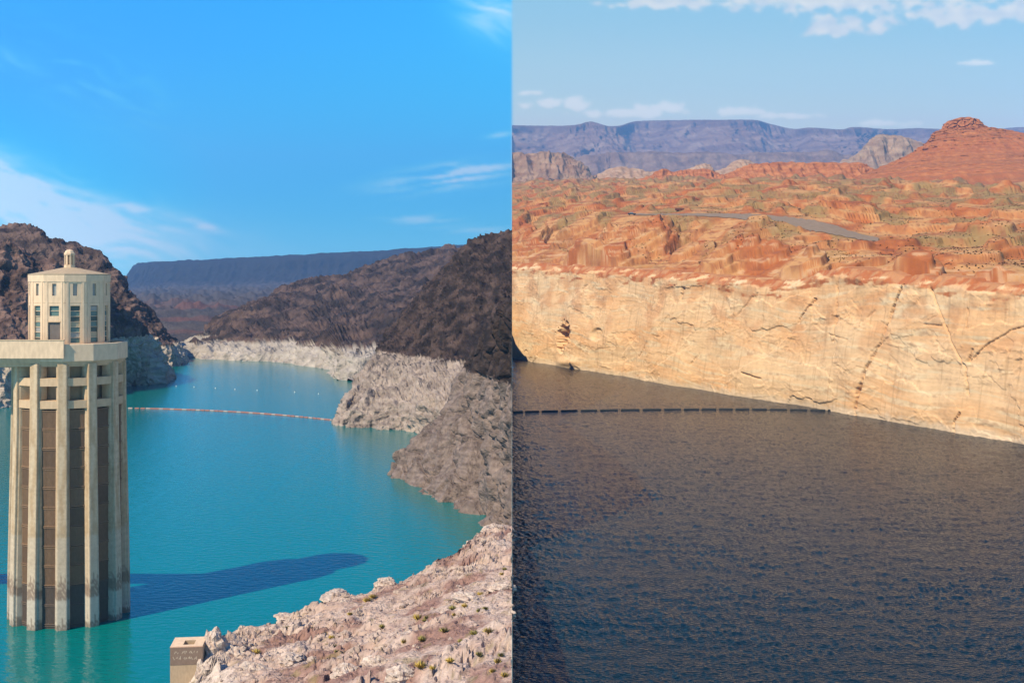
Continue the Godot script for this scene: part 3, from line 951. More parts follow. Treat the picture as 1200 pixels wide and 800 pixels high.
func left_small() -> void:
	# string of floats across the canyon
	var pts := [W(8, 476.5), W(150, 478.5), W(215, 480), W(280, 483), W(335, 487), W(390, 492.5)]
	var b := base("float_line", pts[0])
	tag(b, "thin string of reddish floats across the turquoise lake", "float line")
	var cable := begin()
	var cap := CapsuleMesh.new()
	cap.radius = 0.42
	cap.height = 3.0
	cap.radial_segments = 8
	cap.rings = 3
	var n := 62
	var prev := Vector3.ZERO
	for k in n:
		var p := curve(pts, float(k) / (n - 1))
		var q := curve(pts, minf(1.0, (k + 1.0) / (n - 1)))
		var l: Vector3 = p - pts[0]
		if k < n - 1:
			var d := (q - p).normalized()
			var f := obj("float", cap, mats.float_red if k % 3 else mats.float_pale, b)
			f.position = l + (q - p) * 0.5 + Vector3(0, 0.12, 0)
			f.basis = Basis(d.cross(Vector3.UP).normalized(), d, Vector3.UP)
			quad(cable, l + Vector3(0, 0.2, -0.08), q - pts[0] + Vector3(0, 0.2, -0.08), q - pts[0] + Vector3(0, 0.2, 0.08), l + Vector3(0, 0.2, 0.08))
	obj("cable", cable.commit(), mats.float_pale, b)
	# small white mooring buoys
	var ball := ngon_ring(8, 0.0, [Vector2(0.05, -0.5), Vector2(0.6, -0.3), Vector2(0.75, 0.2), Vector2(0.55, 0.75), Vector2(0.2, 1.0), Vector2(0.12, 1.5), Vector2(0.0, 1.5)])
	for q in [[206, 452.5], [227, 453.5], [252, 455], [275, 456.2], [301, 457.5], [345, 459.5], [373, 461.5]]:
		var o := obj("mooring_buoy", ball, mats.float_white)
		o.position = W(q[0], q[1])
		o.scale = Vector3.ONE * 0.45
		tag(o, "tiny white mooring buoy afloat beyond the float line", "buoy", "mooring buoys in the canyon lake")

# ---------------------------------------------------------------- right lake

var knots := [600.0, 660.0, 720.0, 780.0, 840.0, 900.0, 960.0, 1020.0, 1080.0, 1140.0, 1215.0]

func along(tab: Array, px: float) -> float:
	var x := clampf(px, 600.0, 1215.0)
	for i in knots.size() - 1:
		if x <= knots[i + 1]:
			var t: float = (x - knots[i]) / (knots[i + 1] - knots[i])
			var a: float = tab[maxi(i - 1, 0)]
			var d: float = tab[mini(i + 2, tab.size() - 1)]
			return lerpf(lerpf(tab[i], tab[i + 1], t), cubic_interpolate(tab[i], tab[i + 1], a, d, t), 0.6)
	return tab[tab.size() - 1]

func shore_d(px: float) -> float:
	return EYE * F / (90.0 + 0.168 * (px - 604.0))

func seg_dist(x: float, y: float, line: Array) -> float:
	var best := 1e9
	for i in line.size() - 1:
		var a := Vector2(line[i][0], line[i][1])
		var b := Vector2(line[i + 1][0], line[i + 1][1])
		var p := Vector2(x, y)
		var t := clampf((p - a).dot(b - a) / (b - a).length_squared(), 0.0, 1.0)
		best = minf(best, p.distance_to(a.lerp(b, t)))
	return best

var edge_py := [309.0, 313.0, 316.0, 321.0, 326.0, 328.0, 316.0, 322.0, 327.0, 333.0, 336.0]

func rim_shift(px: float) -> float:
	# how far behind the foot the rim stands along the line of sight
	return lerpf(56.0, 30.0, clampf((px - 600.0) / 600.0, 0.0, 1.0))

func cliff() -> void:
	# cracks and hollows, in photograph rows and columns, carried onto the wall where they stand
	var cracks := [
		[[[1039, 334], [1030, 365], [1022, 400], [1010, 432], [1003, 462], [1001, 486]], 2.2, 3.4],
		[[[1071, 334], [1084, 362], [1098, 388], [1112, 410], [1126, 434], [1131, 462]], 2.0, 2.2],
		[[[1131, 410], [1127, 424]], 2.2, 3.4], [[[1124, 484], [1119, 494], [1119, 507]], 2.0, 3.4],
		[[[1200, 378], [1170, 388], [1145, 405], [1129, 424]], 1.8, 1.6], [[[963, 318], [964, 350], [966, 385], [967, 400]], 1.7, 1.4],
		[[[772, 423], [767, 438]], 1.7, 2.2], [[[755, 400], [745, 418]], 1.5, 1.6], [[[870, 348], [855, 368]], 1.8, 1.6],
		[[[938, 350], [928, 366], [922, 378]], 2.0, 2.2], [[[1010, 364], [1003, 372]], 2.2, 2.4], [[[1120, 362], [1122, 385]], 1.8, 1.6],
		[[[678, 334], [676, 346]], 1.4, 1.6], [[[790, 337], [787, 350]], 1.8, 2.6], [[[815, 414], [808, 426]], 1.6, 1.6], [[[1070, 380], [1090, 382], [1092, 378]], 1.8, 2.0],
		[[[1075, 375], [1085, 368], [1092, 378]], 1.6, 1.4], [[[960, 392], [985, 398]], 1.5, 1.2], [[[870, 437], [890, 444]], 1.8, 1.8],
	]
	for k in cracks:
		var lo := Vector2(1e9, 1e9)
		var hi := -lo
		for q in k[0]:
			lo = lo.min(Vector2(q[0], q[1]))
			hi = hi.max(Vector2(q[0], q[1]))
		k.append_array([lo.x - 8.0, hi.x + 8.0, lo.y - 8.0, hi.y + 8.0])
	var nu := 560
	var nv := 190
	var pos := PackedVector3Array()
	var col := PackedColorArray()
	pos.resize(nu * nv)
	col.resize(nu * nv)
	for i in nu:
		var px := 585.0 + 633.0 * i / (nu - 1)
		var d0 := shore_d(px)
		var d1 := shore_d(px + 2.0)
		var tang := (P(px + 2.0, 330, d1) - P(px, 330, d0)).normalized()
		var out_n := Vector3(tang.z, 0, -tang.x)
		if out_n.x > 0.0:
			out_n = -out_n
		var base_p := Vector3((px - 600.0) / F * d0, 0, -d0)
		var top_y := EYE - (along(edge_py, px) - HOR) / F * (d0 + rim_shift(px))
		var notch := n_ridge.get_noise_2d(px / 55.0, 2.0) * 2.2 + n_fbm.get_noise_2d(px / 9.0, 6.0) * 1.3
		top_y += notch
		var s := base_p.length() * 0.0 + sqrt(base_p.x * base_p.x + pow(base_p.z + 1104.0, 2.0))
		for j in nv:
			var t := float(j) / (nv - 1)
			var y := lerpf(-3.0, top_y, minf(t * 1.06, 1.0))
			var back := 9.0 * ss(0.0, 1.0, y / top_y) + 5.0 * ss(0.93, 1.0, y / top_y) + maxf(0.0, t * 1.06 - 1.0) * 420.0
			var p := base_p - out_n * back
			p.y = y
			var q := Vector3(s, y, 0.0)
			# broad slabs, tilted bedding, fine ledges
			var ws := n_soft.get_noise_2d(s / 14.0, y / 9.0) * 4.0
			var slab := n_slab.get_noise_2d((s + ws) / 34.0, (y + ws * 0.6) / 15.0)
			var slab2 := n_slab.get_noise_2d((s + ws) / 13.0 + 40.0, (y - ws * 0.5) / 6.0)
			var bed_y := y + n_soft.get_noise_2d(s / 150.0, y / 60.0) * 6.0 + s * 0.02
			var bed := n_fbm.get_noise_2d(s / 170.0, bed_y / 3.2)
			var fine := n_fbm.get_noise_2d(s / 26.0 + 5.0, bed_y / 1.4)
			var chip := n_ridge.get_noise_3d((s + y * 0.5) / 24.0, (y - s * 0.25) / 13.0, 4.0)
			var busy := 0.25 + 1.1 * ss(-0.25, 0.35, n_soft.get_noise_2d(s / 55.0 + 2.0, y / 26.0))
			var dd := slab * 0.34 + (slab2 * 0.2 + ss(0.45, 0.8, chip) * 0.25) * busy + bed * 0.12 + fine * 0.07 + n_soft.get_noise_2d(s / 120.0, 8.0) * 4.0 + n_soft.get_noise_2d(s / 45.0, y / 40.0) * 1.4
			dd += n_ridge.get_noise_2d(s / 7.0, y / 40.0) * 0.5 * ss(0.72, 0.95, y / top_y)
			var xp := px
			var yp := HOR - F * (y - EYE) / d0
			var stain := 0.0
			var wob := n_fbm.get_noise_2d(s / 6.0, y / 6.0) * 2.0
			for k in cracks:
				if xp < k[3] or xp > k[4] or yp < k[5] or yp > k[6]:
					continue
				var g := seg_dist(xp + wob, yp, k[0])
				var open := 0.45 + 0.9 * (n_soft.get_noise_2d(s / 40.0 + k[1] * 40.0, y / 40.0) + 0.3)
				dd -= exp(-pow(g / (k[1] * 0.46), 2.0)) * k[2] * 0.7 * clampf(open, 0.05, 1.2)
				stain = maxf(stain, exp(-pow(g / (k[1] * 0.7), 2.0)) * 0.6)
			# the dark alcove by the water
			var al := Vector2((xp - 658.5) / (8.5 - 3.5 * ss(388, 412, yp)), (yp - 396.0) / 17.0)
			var cave := ss(1.15, 0.6, al.length() + n_fbm.get_noise_2d(s / 5.0, y / 5.0) * 0.5)
			dd -= cave * 13.0
			var al2 := Vector2((xp - 696.0) / 7.0, (yp - 392.0) / 8.0)
			dd -= ss(1.1, 0.6, al2.length()) * 2.2
			dd += puff(xp, yp, 668, 424, 12, 5) * 3.0
			p += out_n * dd
			p.x = maxf(p.x, 0.02)
			pos[j * nu + i] = p
			# colour: bleached rock below, warmer towards the rim, red sand above
			var a := n_fbm.get_noise_2d(s / 60.0, bed_y / 5.0 + 20.0) * 0.5 + 0.5
			var b := n_fbm.get_noise_2d(s / 9.0, y / 7.0 + 60.0) * 0.5 + 0.5
			var big := n_soft.get_noise_2d(s / 90.0 + 3.0, y / 34.0) * 0.5 + 0.5
			var c := mixc(c3(0.72, 0.515, 0.305), c3(0.71, 0.43, 0.215), ss(0.36, 0.68, big * 0.55 + a * 0.45))  # low-sun gold and brightness are put into the cream rock
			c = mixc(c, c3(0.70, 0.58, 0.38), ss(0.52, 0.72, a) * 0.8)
			c = mixc(c, c3(0.42, 0.26, 0.15), ss(0.6, 0.75, b * 0.6 + a * 0.4) * 0.6)
			c = mixc(c, c3(0.52, 0.255, 0.115), ss(0.5, 0.72, n_soft.get_noise_2d(s / 34.0, y / 22.0 + 9.0) * 0.5 + 0.5) * 0.5 * ss(20.0, 50.0, y))
			c = mixc(c, c3(0.70, 0.55, 0.38), ss(7.0, 3.5, y + b * 5.0))
			c = mixc(c, mixc(c3(0.40, 0.14, 0.055), c3(0.46, 0.23, 0.11), ss(0.4, 0.6, b)), ss(-0.02, 0.02, y / top_y - 0.925 + n_fbm.get_noise_2d(s / 34.0, y / 6.0) * 0.16 + n_fbm.get_noise_2d(s / 5.0, y / 3.0) * 0.03))
			c = mixc(c, c3(0.40, 0.26, 0.14), ss(0.62, 0.8, n_fbm.get_noise_2d(s / 3.2, y / 55.0) * 0.5 + 0.5) * 0.45)
			c = mixc(c, c3(0.44, 0.24, 0.12), stain * 0.55)
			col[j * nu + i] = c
	# close the seam side
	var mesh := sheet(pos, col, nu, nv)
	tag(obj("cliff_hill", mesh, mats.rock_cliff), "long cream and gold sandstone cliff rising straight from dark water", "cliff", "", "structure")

var row_py := []
var row_d := []
var row_v := []

func row_dist(g: int, e: float, px: float) -> float:
	var k: float = row_d[g]
	if k < 0.0:
		return e - k * rim_shift(px)
	return k * e if k < 50.0 else k

func plateau_base(px: float, v: float) -> Vector3:
	var x := clampf(v, 0.0, row_py.size() - 1.001)
	var g := int(x)
	var t := x - g
	var y0 := along(row_py[g], px)
	var y1 := along(row_py[g + 1], px)
	var e := shore_d(px)
	var d0 := row_dist(g, e, px)
	var d1 := row_dist(g + 1, e, px)
	var d := lerpf(d0, d1, t)
	# straight line in space between the two rows
	var a := P(px, y0, d0)
	var b := P(px, y1, d1)
	return a.lerp(b, t)

func plateau_find(px: float, py: float) -> Vector3:
	var best := Vector3.ZERO
	var bd := 1e9
	for k in 240:
		var p := plateau_base(px, k / 240.0 * (row_py.size() - 1.01))
		var yy := HOR - F * (p.y - EYE) / -p.z
		if absf(yy - py) < bd:
			bd = absf(yy - py)
			best = p
	return best

var plat_pos: PackedVector3Array
var plat_nu := 0
var plat_nv := 0

func plateau() -> void:
	row_py = [
		[327, 331, 334, 339, 344, 346, 336, 340, 345, 351, 354],
		[309, 313, 316, 321, 326, 328, 316, 322, 327, 333, 336],
		[294, 296, 300, 304, 306, 304, 298, 300, 305, 312, 316],
		[257, 255, 254, 254, 255, 260, 272, 283, 287, 290, 292],
		[252, 250, 249, 249, 249.5, 252, 259, 274, 277, 280, 282],
		[237, 235, 233, 231, 229, 230, 233, 239, 243, 246, 248],
		[225, 223, 221, 219, 218, 217, 217, 219, 221, 223, 224],
		[216, 214, 212, 211, 210, 209, 209, 210, 211, 212, 212],
		[214, 212, 210, 210, 209, 208, 208, 209, 210, 211, 211],
	]
	row_d = [-0.62, -1.0, 1.13, 1.30, 1.40, 1.85, 2.5, 3000.0, 3900.0]
	var nvs := [4, 44, 64, 16, 84, 84, 40, 4]
	var nu := 520
	# mounds: column, row of foot, width, height in photograph pixels, and how squarely they stand
	var mounds := []
	for m in [[745, 294, 165, 34], [700, 300, 90, 14], [868, 306, 95, 36], [905, 300, 70, 20], [1076, 326, 100, 27], [1172, 333, 110, 22], [945, 312, 85, 22], [640, 303, 80, 9], [640, 285, 90, 10],
			[1000, 252, 120, 20], [1150, 280, 150, 14], [1075, 222, 64, 13], [1182, 226, 40, 14], [925, 224, 60, 8], [860, 222, 70, 7], [690, 262, 60, 8], [650, 268, 60, 7], [960, 228, 60, 8], [770, 236, 50, 6], [690, 245, 55, 6], [640, 240, 50, 5], [850, 238, 60, 6], [1130, 248, 70, 8], [1190, 255, 60, 10], [1045, 262, 60, 7], [805, 296, 50, 10],
			[1030, 306, 44, -26], [1000, 296, 30, -14], [806, 283, 44, -22], [1060, 288, 30, -10], [885, 320, 34, -9], [1128, 322, 26, -12]]:
		var c := plateau_find(m[0], m[1])
		var k: float = -c.z / F
		mounds.append([c.x, c.z, m[2] * 0.56 * k, m[3] * k * 0.85])
	var pos := PackedVector3Array()
	var col := PackedColorArray()
	var vs := PackedFloat32Array()
	for g in nvs.size():
		for s in nvs[g]:
			vs.append(g + float(s) / nvs[g])
	vs.append(float(row_py.size() - 1))
	var nv := vs.size()
	pos.resize(nu * nv)
	col.resize(nu * nv)
	for j in nv:
		var v := vs[j]
		for i in nu:
			var px := 600.0 + 618.0 * i / (nu - 1)
			var p := plateau_base(px, minf(v, row_py.size() - 1.002))
			var h := 0.0
			for m in mounds:
				var dx: float = (p.x - m[0]) / m[2]
				dx = dx * 1.75 if dx > 0.0 else dx * 0.85
				var dz: float = (p.z - m[1]) / (m[2] * 1.15)
				var r2 := dx * dx + dz * dz
				if r2 < 1.0:
					h += m[3] * (1.0 - r2) * (1.0 - r2) * 1.25 if m[3] < 0.0 else m[3] * (1.0 - r2) * (1.35 - 0.35 * r2) * 0.8
			var far := ss(4.3, 6.0, v)
			var lean := n_soft.get_noise_2d(p.x / 95.0, p.z / 150.0)
			var rough := n_soft.get_noise_2d((p.x - lean * 34.0) / 95.0, p.z / 150.0) * 13.0
			var lean2 := n_soft.get_noise_2d(p.x / 34.0 + 7.0, p.z / 52.0)
			rough += n_soft.get_noise_2d((p.x - lean2 * 13.0) / 34.0 + 7.0, p.z / 52.0) * 3.2
			rough += (n_ridge.get_noise_2d(p.x / 210.0 + 3.0, p.z / 300.0) * 7.0 + n_soft.get_noise_2d(p.x / 90.0, p.z / 140.0) * 7.0) * far
			# bedded rock: slopes break into benches with steep risers
			var hh := h + rough
			var ledge := lerpf(5.6, 8.0, far)
			var cyc := hh / ledge + n_soft.get_noise_2d(p.x / 26.0, p.z / 34.0) * lerpf(0.3, 0.15, far)
			var f := fposmod(cyc, 1.0)
			hh += (ss(0.36 - 0.12 * far, 0.66 + 0.12 * far, f) - f) * ledge * (0.85 - 0.25 * far)
			hh += n_fbm.get_noise_2d(p.x / 9.0, p.z / 12.0) * 0.3
			# rills down the steep red faces
			hh += n_ridge.get_noise_2d(p.x / 7.0, p.z / 60.0) * 0.1 * ss(2.0, 7.0, h)
			# the levelled road bench
			var road := ss(2.86, 3.0, v) * ss(4.14, 4.0, v) * ss(690, 745, px) * ss(1052, 1020, px)
			hh *= 1.0 - road
			hh *= ss(0.5, 1.15, v) * 0.9 + 0.1
			p.y += hh
			pos[j * nu + i] = p
			var a := n_fbm.get_noise_2d(p.x / 55.0, p.z / 80.0) * 0.5 + 0.5
			var b := n_fbm.get_noise_3d(p.x / 16.0, p.y / 5.0, p.z / 22.0) * 0.5 + 0.5
			var strata := n_fbm.get_noise_2d(p.y / 3.6, a * 2.5 + p.x / 260.0) * 0.5 + 0.5
			var red := mixc(c3(0.33, 0.105, 0.034), c3(0.44, 0.165, 0.058), ss(0.35, 0.7, b * 0.5 + strata * 0.5))
			var tan_ := mixc(c3(0.46, 0.25, 0.10), c3(0.56, 0.335, 0.15), b)
			var scrubby := mixc(c3(0.22, 0.165, 0.07), c3(0.31, 0.215, 0.09), b)
			var c := mixc(red, tan_, ss(0.36, 0.54, a) * 0.9)
			c = mixc(c, red, ss(0.30, 0.38, f) * ss(0.74, 0.64, f) * 0.6)
			var flat := ss(0.48, 0.66, n_soft.get_noise_2d(p.x / 48.0 + 11.0, p.z / 110.0) * 0.5 + 0.5 + 0.12 * far - 0.02 * h)
			c = mixc(c, scrubby, flat * (0.85 if v > 2.6 else 0.4))
			c = mixc(c, c3(0.55, 0.37, 0.22), ss(0.60, 0.68, strata) * 0.6 * ss(3.4, 1.6, v))
			c = mixc(c, c3(0.25, 0.10, 0.05), ss(0.40, 0.32, strata) * 0.65)
			c = mixc(c, c3(0.24, 0.085, 0.04), ss(0.60, 0.72, b) * 0.5)
			col[j * nu + i] = c
	plat_pos = pos
	plat_nu = nu
	plat_nv = nv
	# seam wall
	var nu2 := nu + 1
	var o2 := PackedVector3Array()
	var k2 := PackedColorArray()
	o2.resize(nu2 * nv)
	k2.resize(nu2 * nv)
	for j in nv:
		for i in nu2:
			var v := pos[j * nu + maxi(i - 1, 0)]
			v.x = maxf(v.x, 0.02)
			if i == 0:
				v.y = -6.0
			o2[j * nu2 + i] = v
			k2[j * nu2 + i] = col[j * nu + maxi(i - 1, 0)]
	tag(obj("plateau_terrain", sheet(o2, k2, nu2, nv), mats.rock_red), "red and ochre badland plateau above the cream cliff", "plateau", "", "structure")
	# road sheet on its bench
	var rn := 130
	var rp := PackedVector3Array()
	for q in 4:
		for i in rn:
			var px := lerpf(742.0, 1030.0, float(i) / (rn - 1))
			var nar := ss(742, 900, px)
			var v0 := lerpf(3.35, 3.02, nar)
			var v1 := lerpf(3.62, 3.97, nar) - 0.35 * ss(960, 1030, px)
			var wob := n_fbm.get_noise_2d(px / 9.0, q * 3.0) * 0.14
			rp.append(plateau_base(px, lerpf(v0, v1, q / 3.0) + wob) + Vector3(0, 0.35, 0))
	tag(obj("road", sheet(rp, PackedColorArray(), rn, 4), mats.road), "pale grey gravel road and pull-out on the red plateau", "road", "", "structure")

func ridge_obj(called: String, label: String, sil: Array, foot_py: float, d: float, deep: float, cols: Array, amp: float, s: float, nu: int, nvs: Array, cap := 0.0) -> void:
	# a free-standing rock ridge: foot, face, crest, back
	var foot := []
	var face := []
	var crest := []
	var back := []
	for q in sil:
		var dd: float = d + (q[2] if q.size() > 2 else 0.0)
		foot.append([q[0], foot_py, dd - deep])
		face.append([q[0], lerpf(foot_py, q[1], 0.55), dd - deep * 0.45])
		crest.append([q[0], q[1], dd])
		back.append([q[0], foot_py, dd + deep])
	var dsp := func(p: Vector3, n: Vector3, u: float, v: float) -> Vector3:
		var k := crag(p, s) * amp
		var rill := n_ridge.get_noise_2d(p.x / (s * 0.6), p.z / (s * 3.0)) * amp * 0.8
		return n * (k + rill * ss(2.0, 1.4, v))
	var pnt := func(p: Vector3, n: Vector3, u: float, v: float) -> Color:
		var a := n_fbm.get_noise_3d(p.x / s, p.y / (s * 0.14), p.z / s) * 0.5 + 0.5
		var b := n_fbm.get_noise_3dv(p / (s * 0.35)) * 0.5 + 0.5
		var c := mixc(cols[0], cols[1], ss(0.32, 0.7, a * 0.65 + b * 0.35))
		if cap > 0.0:
			c = mixc(c, cols[2], ss(cap - 0.06, cap + 0.06, v + (b - 0.5) * 0.25))
		return c
	tag(obj(called, loft([foot, face, crest, back], nu, nvs, dsp, pnt, 1.0), mats.rock_far if d > 3500.0 else mats.rock_red), label, "mountain" if d > 5000.0 else "butte", "", "structure")

func butte() -> void:
	var lv := [[250, 930, 1390], [218, 985, 1330], [210, 1000, 1312], [205, 1012, 1300], [197, 1034, 1282], [188, 1056, 1262], [178, 1074, 1240], [170, 1086, 1222], [163, 1094, 1204], [157, 1099.5, 1186], [153, 1102, 1164], [150, 1103, 1158], [145, 1105, 1153], [141, 1112, 1149], [138.5, 1121, 1141], [137.5, 1127, 1134]]
	var dist := 2300.0
	var nu := 300
	var per := 9
	var pos := PackedVector3Array()
	var col := PackedColorArray()
	var nv := (lv.size() - 1) * per + 1
	for j in nv:
		var x := float(j) / per
		var g := mini(int(x), lv.size() - 2)
		var t := x - g
		var py := lerpf(lv[g][0], lv[g + 1][0], t)
		var l := lerpf(lv[g][1], lv[g + 1][1], t)
		var r := lerpf(lv[g][2], lv[g + 1][2], t)
		var y := EYE - (py - HOR) / F * dist
		var cx := ((l + r) * 0.5 - 600.0) / F * dist
		var rad := (r - l) * 0.5 / F * dist
		for i in nu:
			var a := TAU * (i % (nu - 1)) / (nu - 1)
			var dir := Vector3(sin(a), 0, cos(a))
			var q := Vector3(cx, y, -dist) + dir * rad
			var led := n_fbm.get_noise_2d(y / 5.0, n_soft.get_noise_2d(dir.x * 1.5, dir.z * 1.5) * 0.9)
			var k := led * 7.0 + n_soft.get_noise_3dv(q / 90.0) * 9.0 + n_fbm.get_noise_3dv(q / 22.0) * 3.0 + n_ridge.get_noise_2d(a * 9.0, y / 160.0) * 4.0
			if g >= 10:
				k = n_cell.get_noise_3dv(q / 18.0) * 6.0 - joints(q, 16.0, 12.0) * 6.0 + n_fbm.get_noise_3dv(q / 8.0) * 3.5
			k *= minf(1.0, rad / 40.0)
			pos.append(q + dir * k + Vector3(0, n_fbm.get_noise_3dv(q / 14.0) * 2.0, 0))
			var st := n_fbm.get_noise_2d(y / 4.0 + n_soft.get_noise_3dv(q / 80.0) * 1.5, 3.0) * 0.5 + 0.5
			var b := n_fbm.get_noise_3dv(q / 12.0) * 0.5 + 0.5
			var c := mixc(c3(0.33, 0.115, 0.042), c3(0.46, 0.195, 0.075), ss(0.38, 0.65, st * 0.65 + b * 0.35))
			c = mixc(c, c3(0.20, 0.08, 0.04), ss(0.53, 0.66, st) * 0.65)
			if g >= 10:
				c = mixc(c, c3(0.42, 0.17, 0.075), 0.5)
			col.append(c)
	tag(obj("butte_hill", sheet(pos, col, nu, nv), mats.rock_red), "tall red conical butte with a blocky cap rock", "butte", "", "structure")

func right_far() -> void:
	# far escarpment
	var sil := [[590, 147], [640, 147.5], [672, 147], [692, 143.5], [712, 148], [728, 147], [748, 142], [800, 141.5], [850, 141], [886, 141.5], [905, 146], [930, 151], [950, 150], [985, 152], [1002, 149], [1040, 151.5], [1080, 150.5], [1120, 153], [1150, 157], [1168, 155], [1182, 150], [1225, 148.5]]
	var foot := []
	var bench := []
	var lip := []
	var crest := []
	var back := []
	for q in sil:
		var wav := sin(q[0] * 0.043) * 420.0 + sin(q[0] * 0.11 + 1.0) * 260.0
		foot.append([q[0], 196, 9600.0 + wav])
		bench.append([q[0], 178, 10600.0 + wav])
		lip.append([q[0], q[1] + 10.0 + 3.0 * sin(q[0] * 0.07), 11700.0 + wav])
		crest.append([q[0], q[1], 12000.0 + wav])
		back.append([q[0], 190, 15000.0])
	var dsp := func(p: Vector3, n: Vector3, u: float, v: float) -> Vector3:
		var top := ss(2.9, 2.2, v) * 0.9 + 0.1
		var k := n_ridge.get_noise_2d(p.x / 420.0, p.z / 1700.0) * 150.0 + n_ridge.get_noise_2d(p.x / 150.0, p.z / 700.0) * 75.0 + n_fbm.get_noise_3dv(p / 120.0) * 34.0
		return Vector3(0, 0.03, 1.0) * k * top
	var pnt := func(p: Vector3, n: Vector3, u: float, v: float) -> Color:
		var a := n_fbm.get_noise_3d(p.x / 700.0, p.y / 60.0, p.z / 900.0) * 0.5 + 0.5
		var b := n_fbm.get_noise_3dv(p / 260.0) * 0.5 + 0.5
		var c := mixc(c3(0.21, 0.125, 0.09), c3(0.32, 0.21, 0.15), ss(0.3, 0.7, a))
		c = mixc(c, c3(0.42, 0.31, 0.23), ss(0.52, 0.7, n_fbm.get_noise_3d(p.x / 420.0 + 2.0, p.y / 900.0, p.z / 420.0) * 0.5 + 0.5) * ss(0.8, 1.2, v) * 0.7)
		c = mixc(c, c3(0.17, 0.105, 0.08), ss(1.9, 2.2, v + (b - 0.5) * 0.4) * 0.6)
		return c
	tag(obj("escarpment_hill", loft([foot, bench, lip, crest, back], 420, [20, 34, 18, 4], dsp, pnt, 1.0), mats.rock_far), "long hazy blue escarpment on the skyline behind the red plateau", "mountain", "", "structure")
	var grey := [c3(0.29, 0.175, 0.115), c3(0.43, 0.30, 0.205), c3(0.2, 0.2, 0.2)]
	ridge_obj("bench_hill", "low hazy blue bench below the skyline escarpment", [[590, 184], [660, 183], [705, 181], [712, 178], [730, 179], [800, 179], [860, 179.5], [905, 178], [985, 178], [1020, 180], [1100, 180], [1225, 180]], 208, 7600.0, 420.0, [c3(0.22, 0.14, 0.10), c3(0.33, 0.23, 0.165), c3(0.2, 0.2, 0.2)], 34.0, 300.0, 240, [16, 14, 6])
	ridge_obj("mesa_hill", "rounded buff mesa with a fluted flank at the plateau's back", [[590, 180], [612, 178], [634, 176], [655, 179], [672, 184], [684, 192], [692, 205], [700, 212]], 216, 4400.0, 330.0, grey, 26.0, 150.0, 130, [24, 26, 6])
	ridge_obj("butte_hill", "pale pointed butte beside the tall red conical butte", [[975, 194], [992, 186], [1008, 176], [1020, 164], [1032, 156.5], [1044, 159], [1056, 158.5], [1072, 163], [1090, 170], [1110, 186]], 214, 4600.0, 260.0, [c3(0.31, 0.205, 0.14), c3(0.46, 0.34, 0.24), c3(0.2, 0.2, 0.2)], 20.0, 110.0, 130, [24, 30, 6])
	ridge_obj("knob_hill", "pale rock knobs rising behind the red hummocks", [[700, 204], [722, 196], [745, 198], [768, 201], [800, 200], [812, 196], [824, 190], [832, 192], [838, 200], [850, 196], [862, 188], [876, 187], [890, 194], [915, 192], [940, 190], [965, 200]], 214, 3500.0, 160.0, [c3(0.34, 0.22, 0.15), c3(0.45, 0.33, 0.24), c3(0.2, 0.2, 0.2)], 9.0, 50.0, 200, [18, 16, 5])
	var redc := [c3(0.32, 0.115, 0.045), c3(0.47, 0.205, 0.085), c3(0.40, 0.2, 0.11)]
	ridge_obj("hummock_hill", "low row of dark red hummocks on the plateau", [[745, 212], [762, 206], [772, 199], [790, 201], [800, 198], [815, 197.5], [832, 198], [842, 203], [856, 210]], 217, 2700.0, 95.0, redc, 9.0, 44.0, 150, [22, 22, 5])
	ridge_obj("ridge_hill", "broad red sandstone ridge at the foot of the conical butte", [[800, 216], [830, 211], [850, 204], [868, 197], [885, 191], [905, 189.5], [930, 191], [955, 188.5], [985, 189.5], [1008, 190], [1020, 196], [1034, 204], [1050, 213]], 219, 2450.0, 150.0, redc, 9.0, 52.0, 220, [26, 24, 5])

func truck() -> Node3D:
	var t := base("parked_car", Vector3.ZERO)
	var st := begin()
	bxs(st, Vector3(-2.6, 0.45, -0.95), Vector3(2.6, 1.15, 0.95))
	bxs(st, Vector3(-1.7, 1.15, -0.9), Vector3(1.2, 1.25, 0.9))
	obj("body", st.commit(), mats.car, t)
	st = begin()
	var a := [Vector3(-1.6, 1.25, -0.86), Vector3(1.1, 1.25, -0.86), Vector3(1.1, 1.25, 0.86), Vector3(-1.6, 1.25, 0.86)]
	var b := [Vector3(-1.1, 1.9, -0.72), Vector3(0.6, 1.9, -0.72), Vector3(0.6, 1.9, 0.72), Vector3(-1.1, 1.9, 0.72)]
	for k in 4:
		quad(st, b[(k + 1) % 4], b[k], a[k], a[(k + 1) % 4])
	quad(st, b[0], b[1], b[2], b[3])
	obj("cabin", st.commit(), mats.glass_dark, t)
	for x in [-1.6, 1.6]:
		for z in [-0.92, 0.92]:
			var w := CylinderMesh.new()
			w.top_radius = 0.42
			w.bottom_radius = 0.42
			w.height = 0.26
			w.radial_segments = 14
			var o := obj("wheel", w, mats.tyre, t)
			o.position = Vector3(x, 0.42, z)
			o.rotation.x = PI / 2
	return t

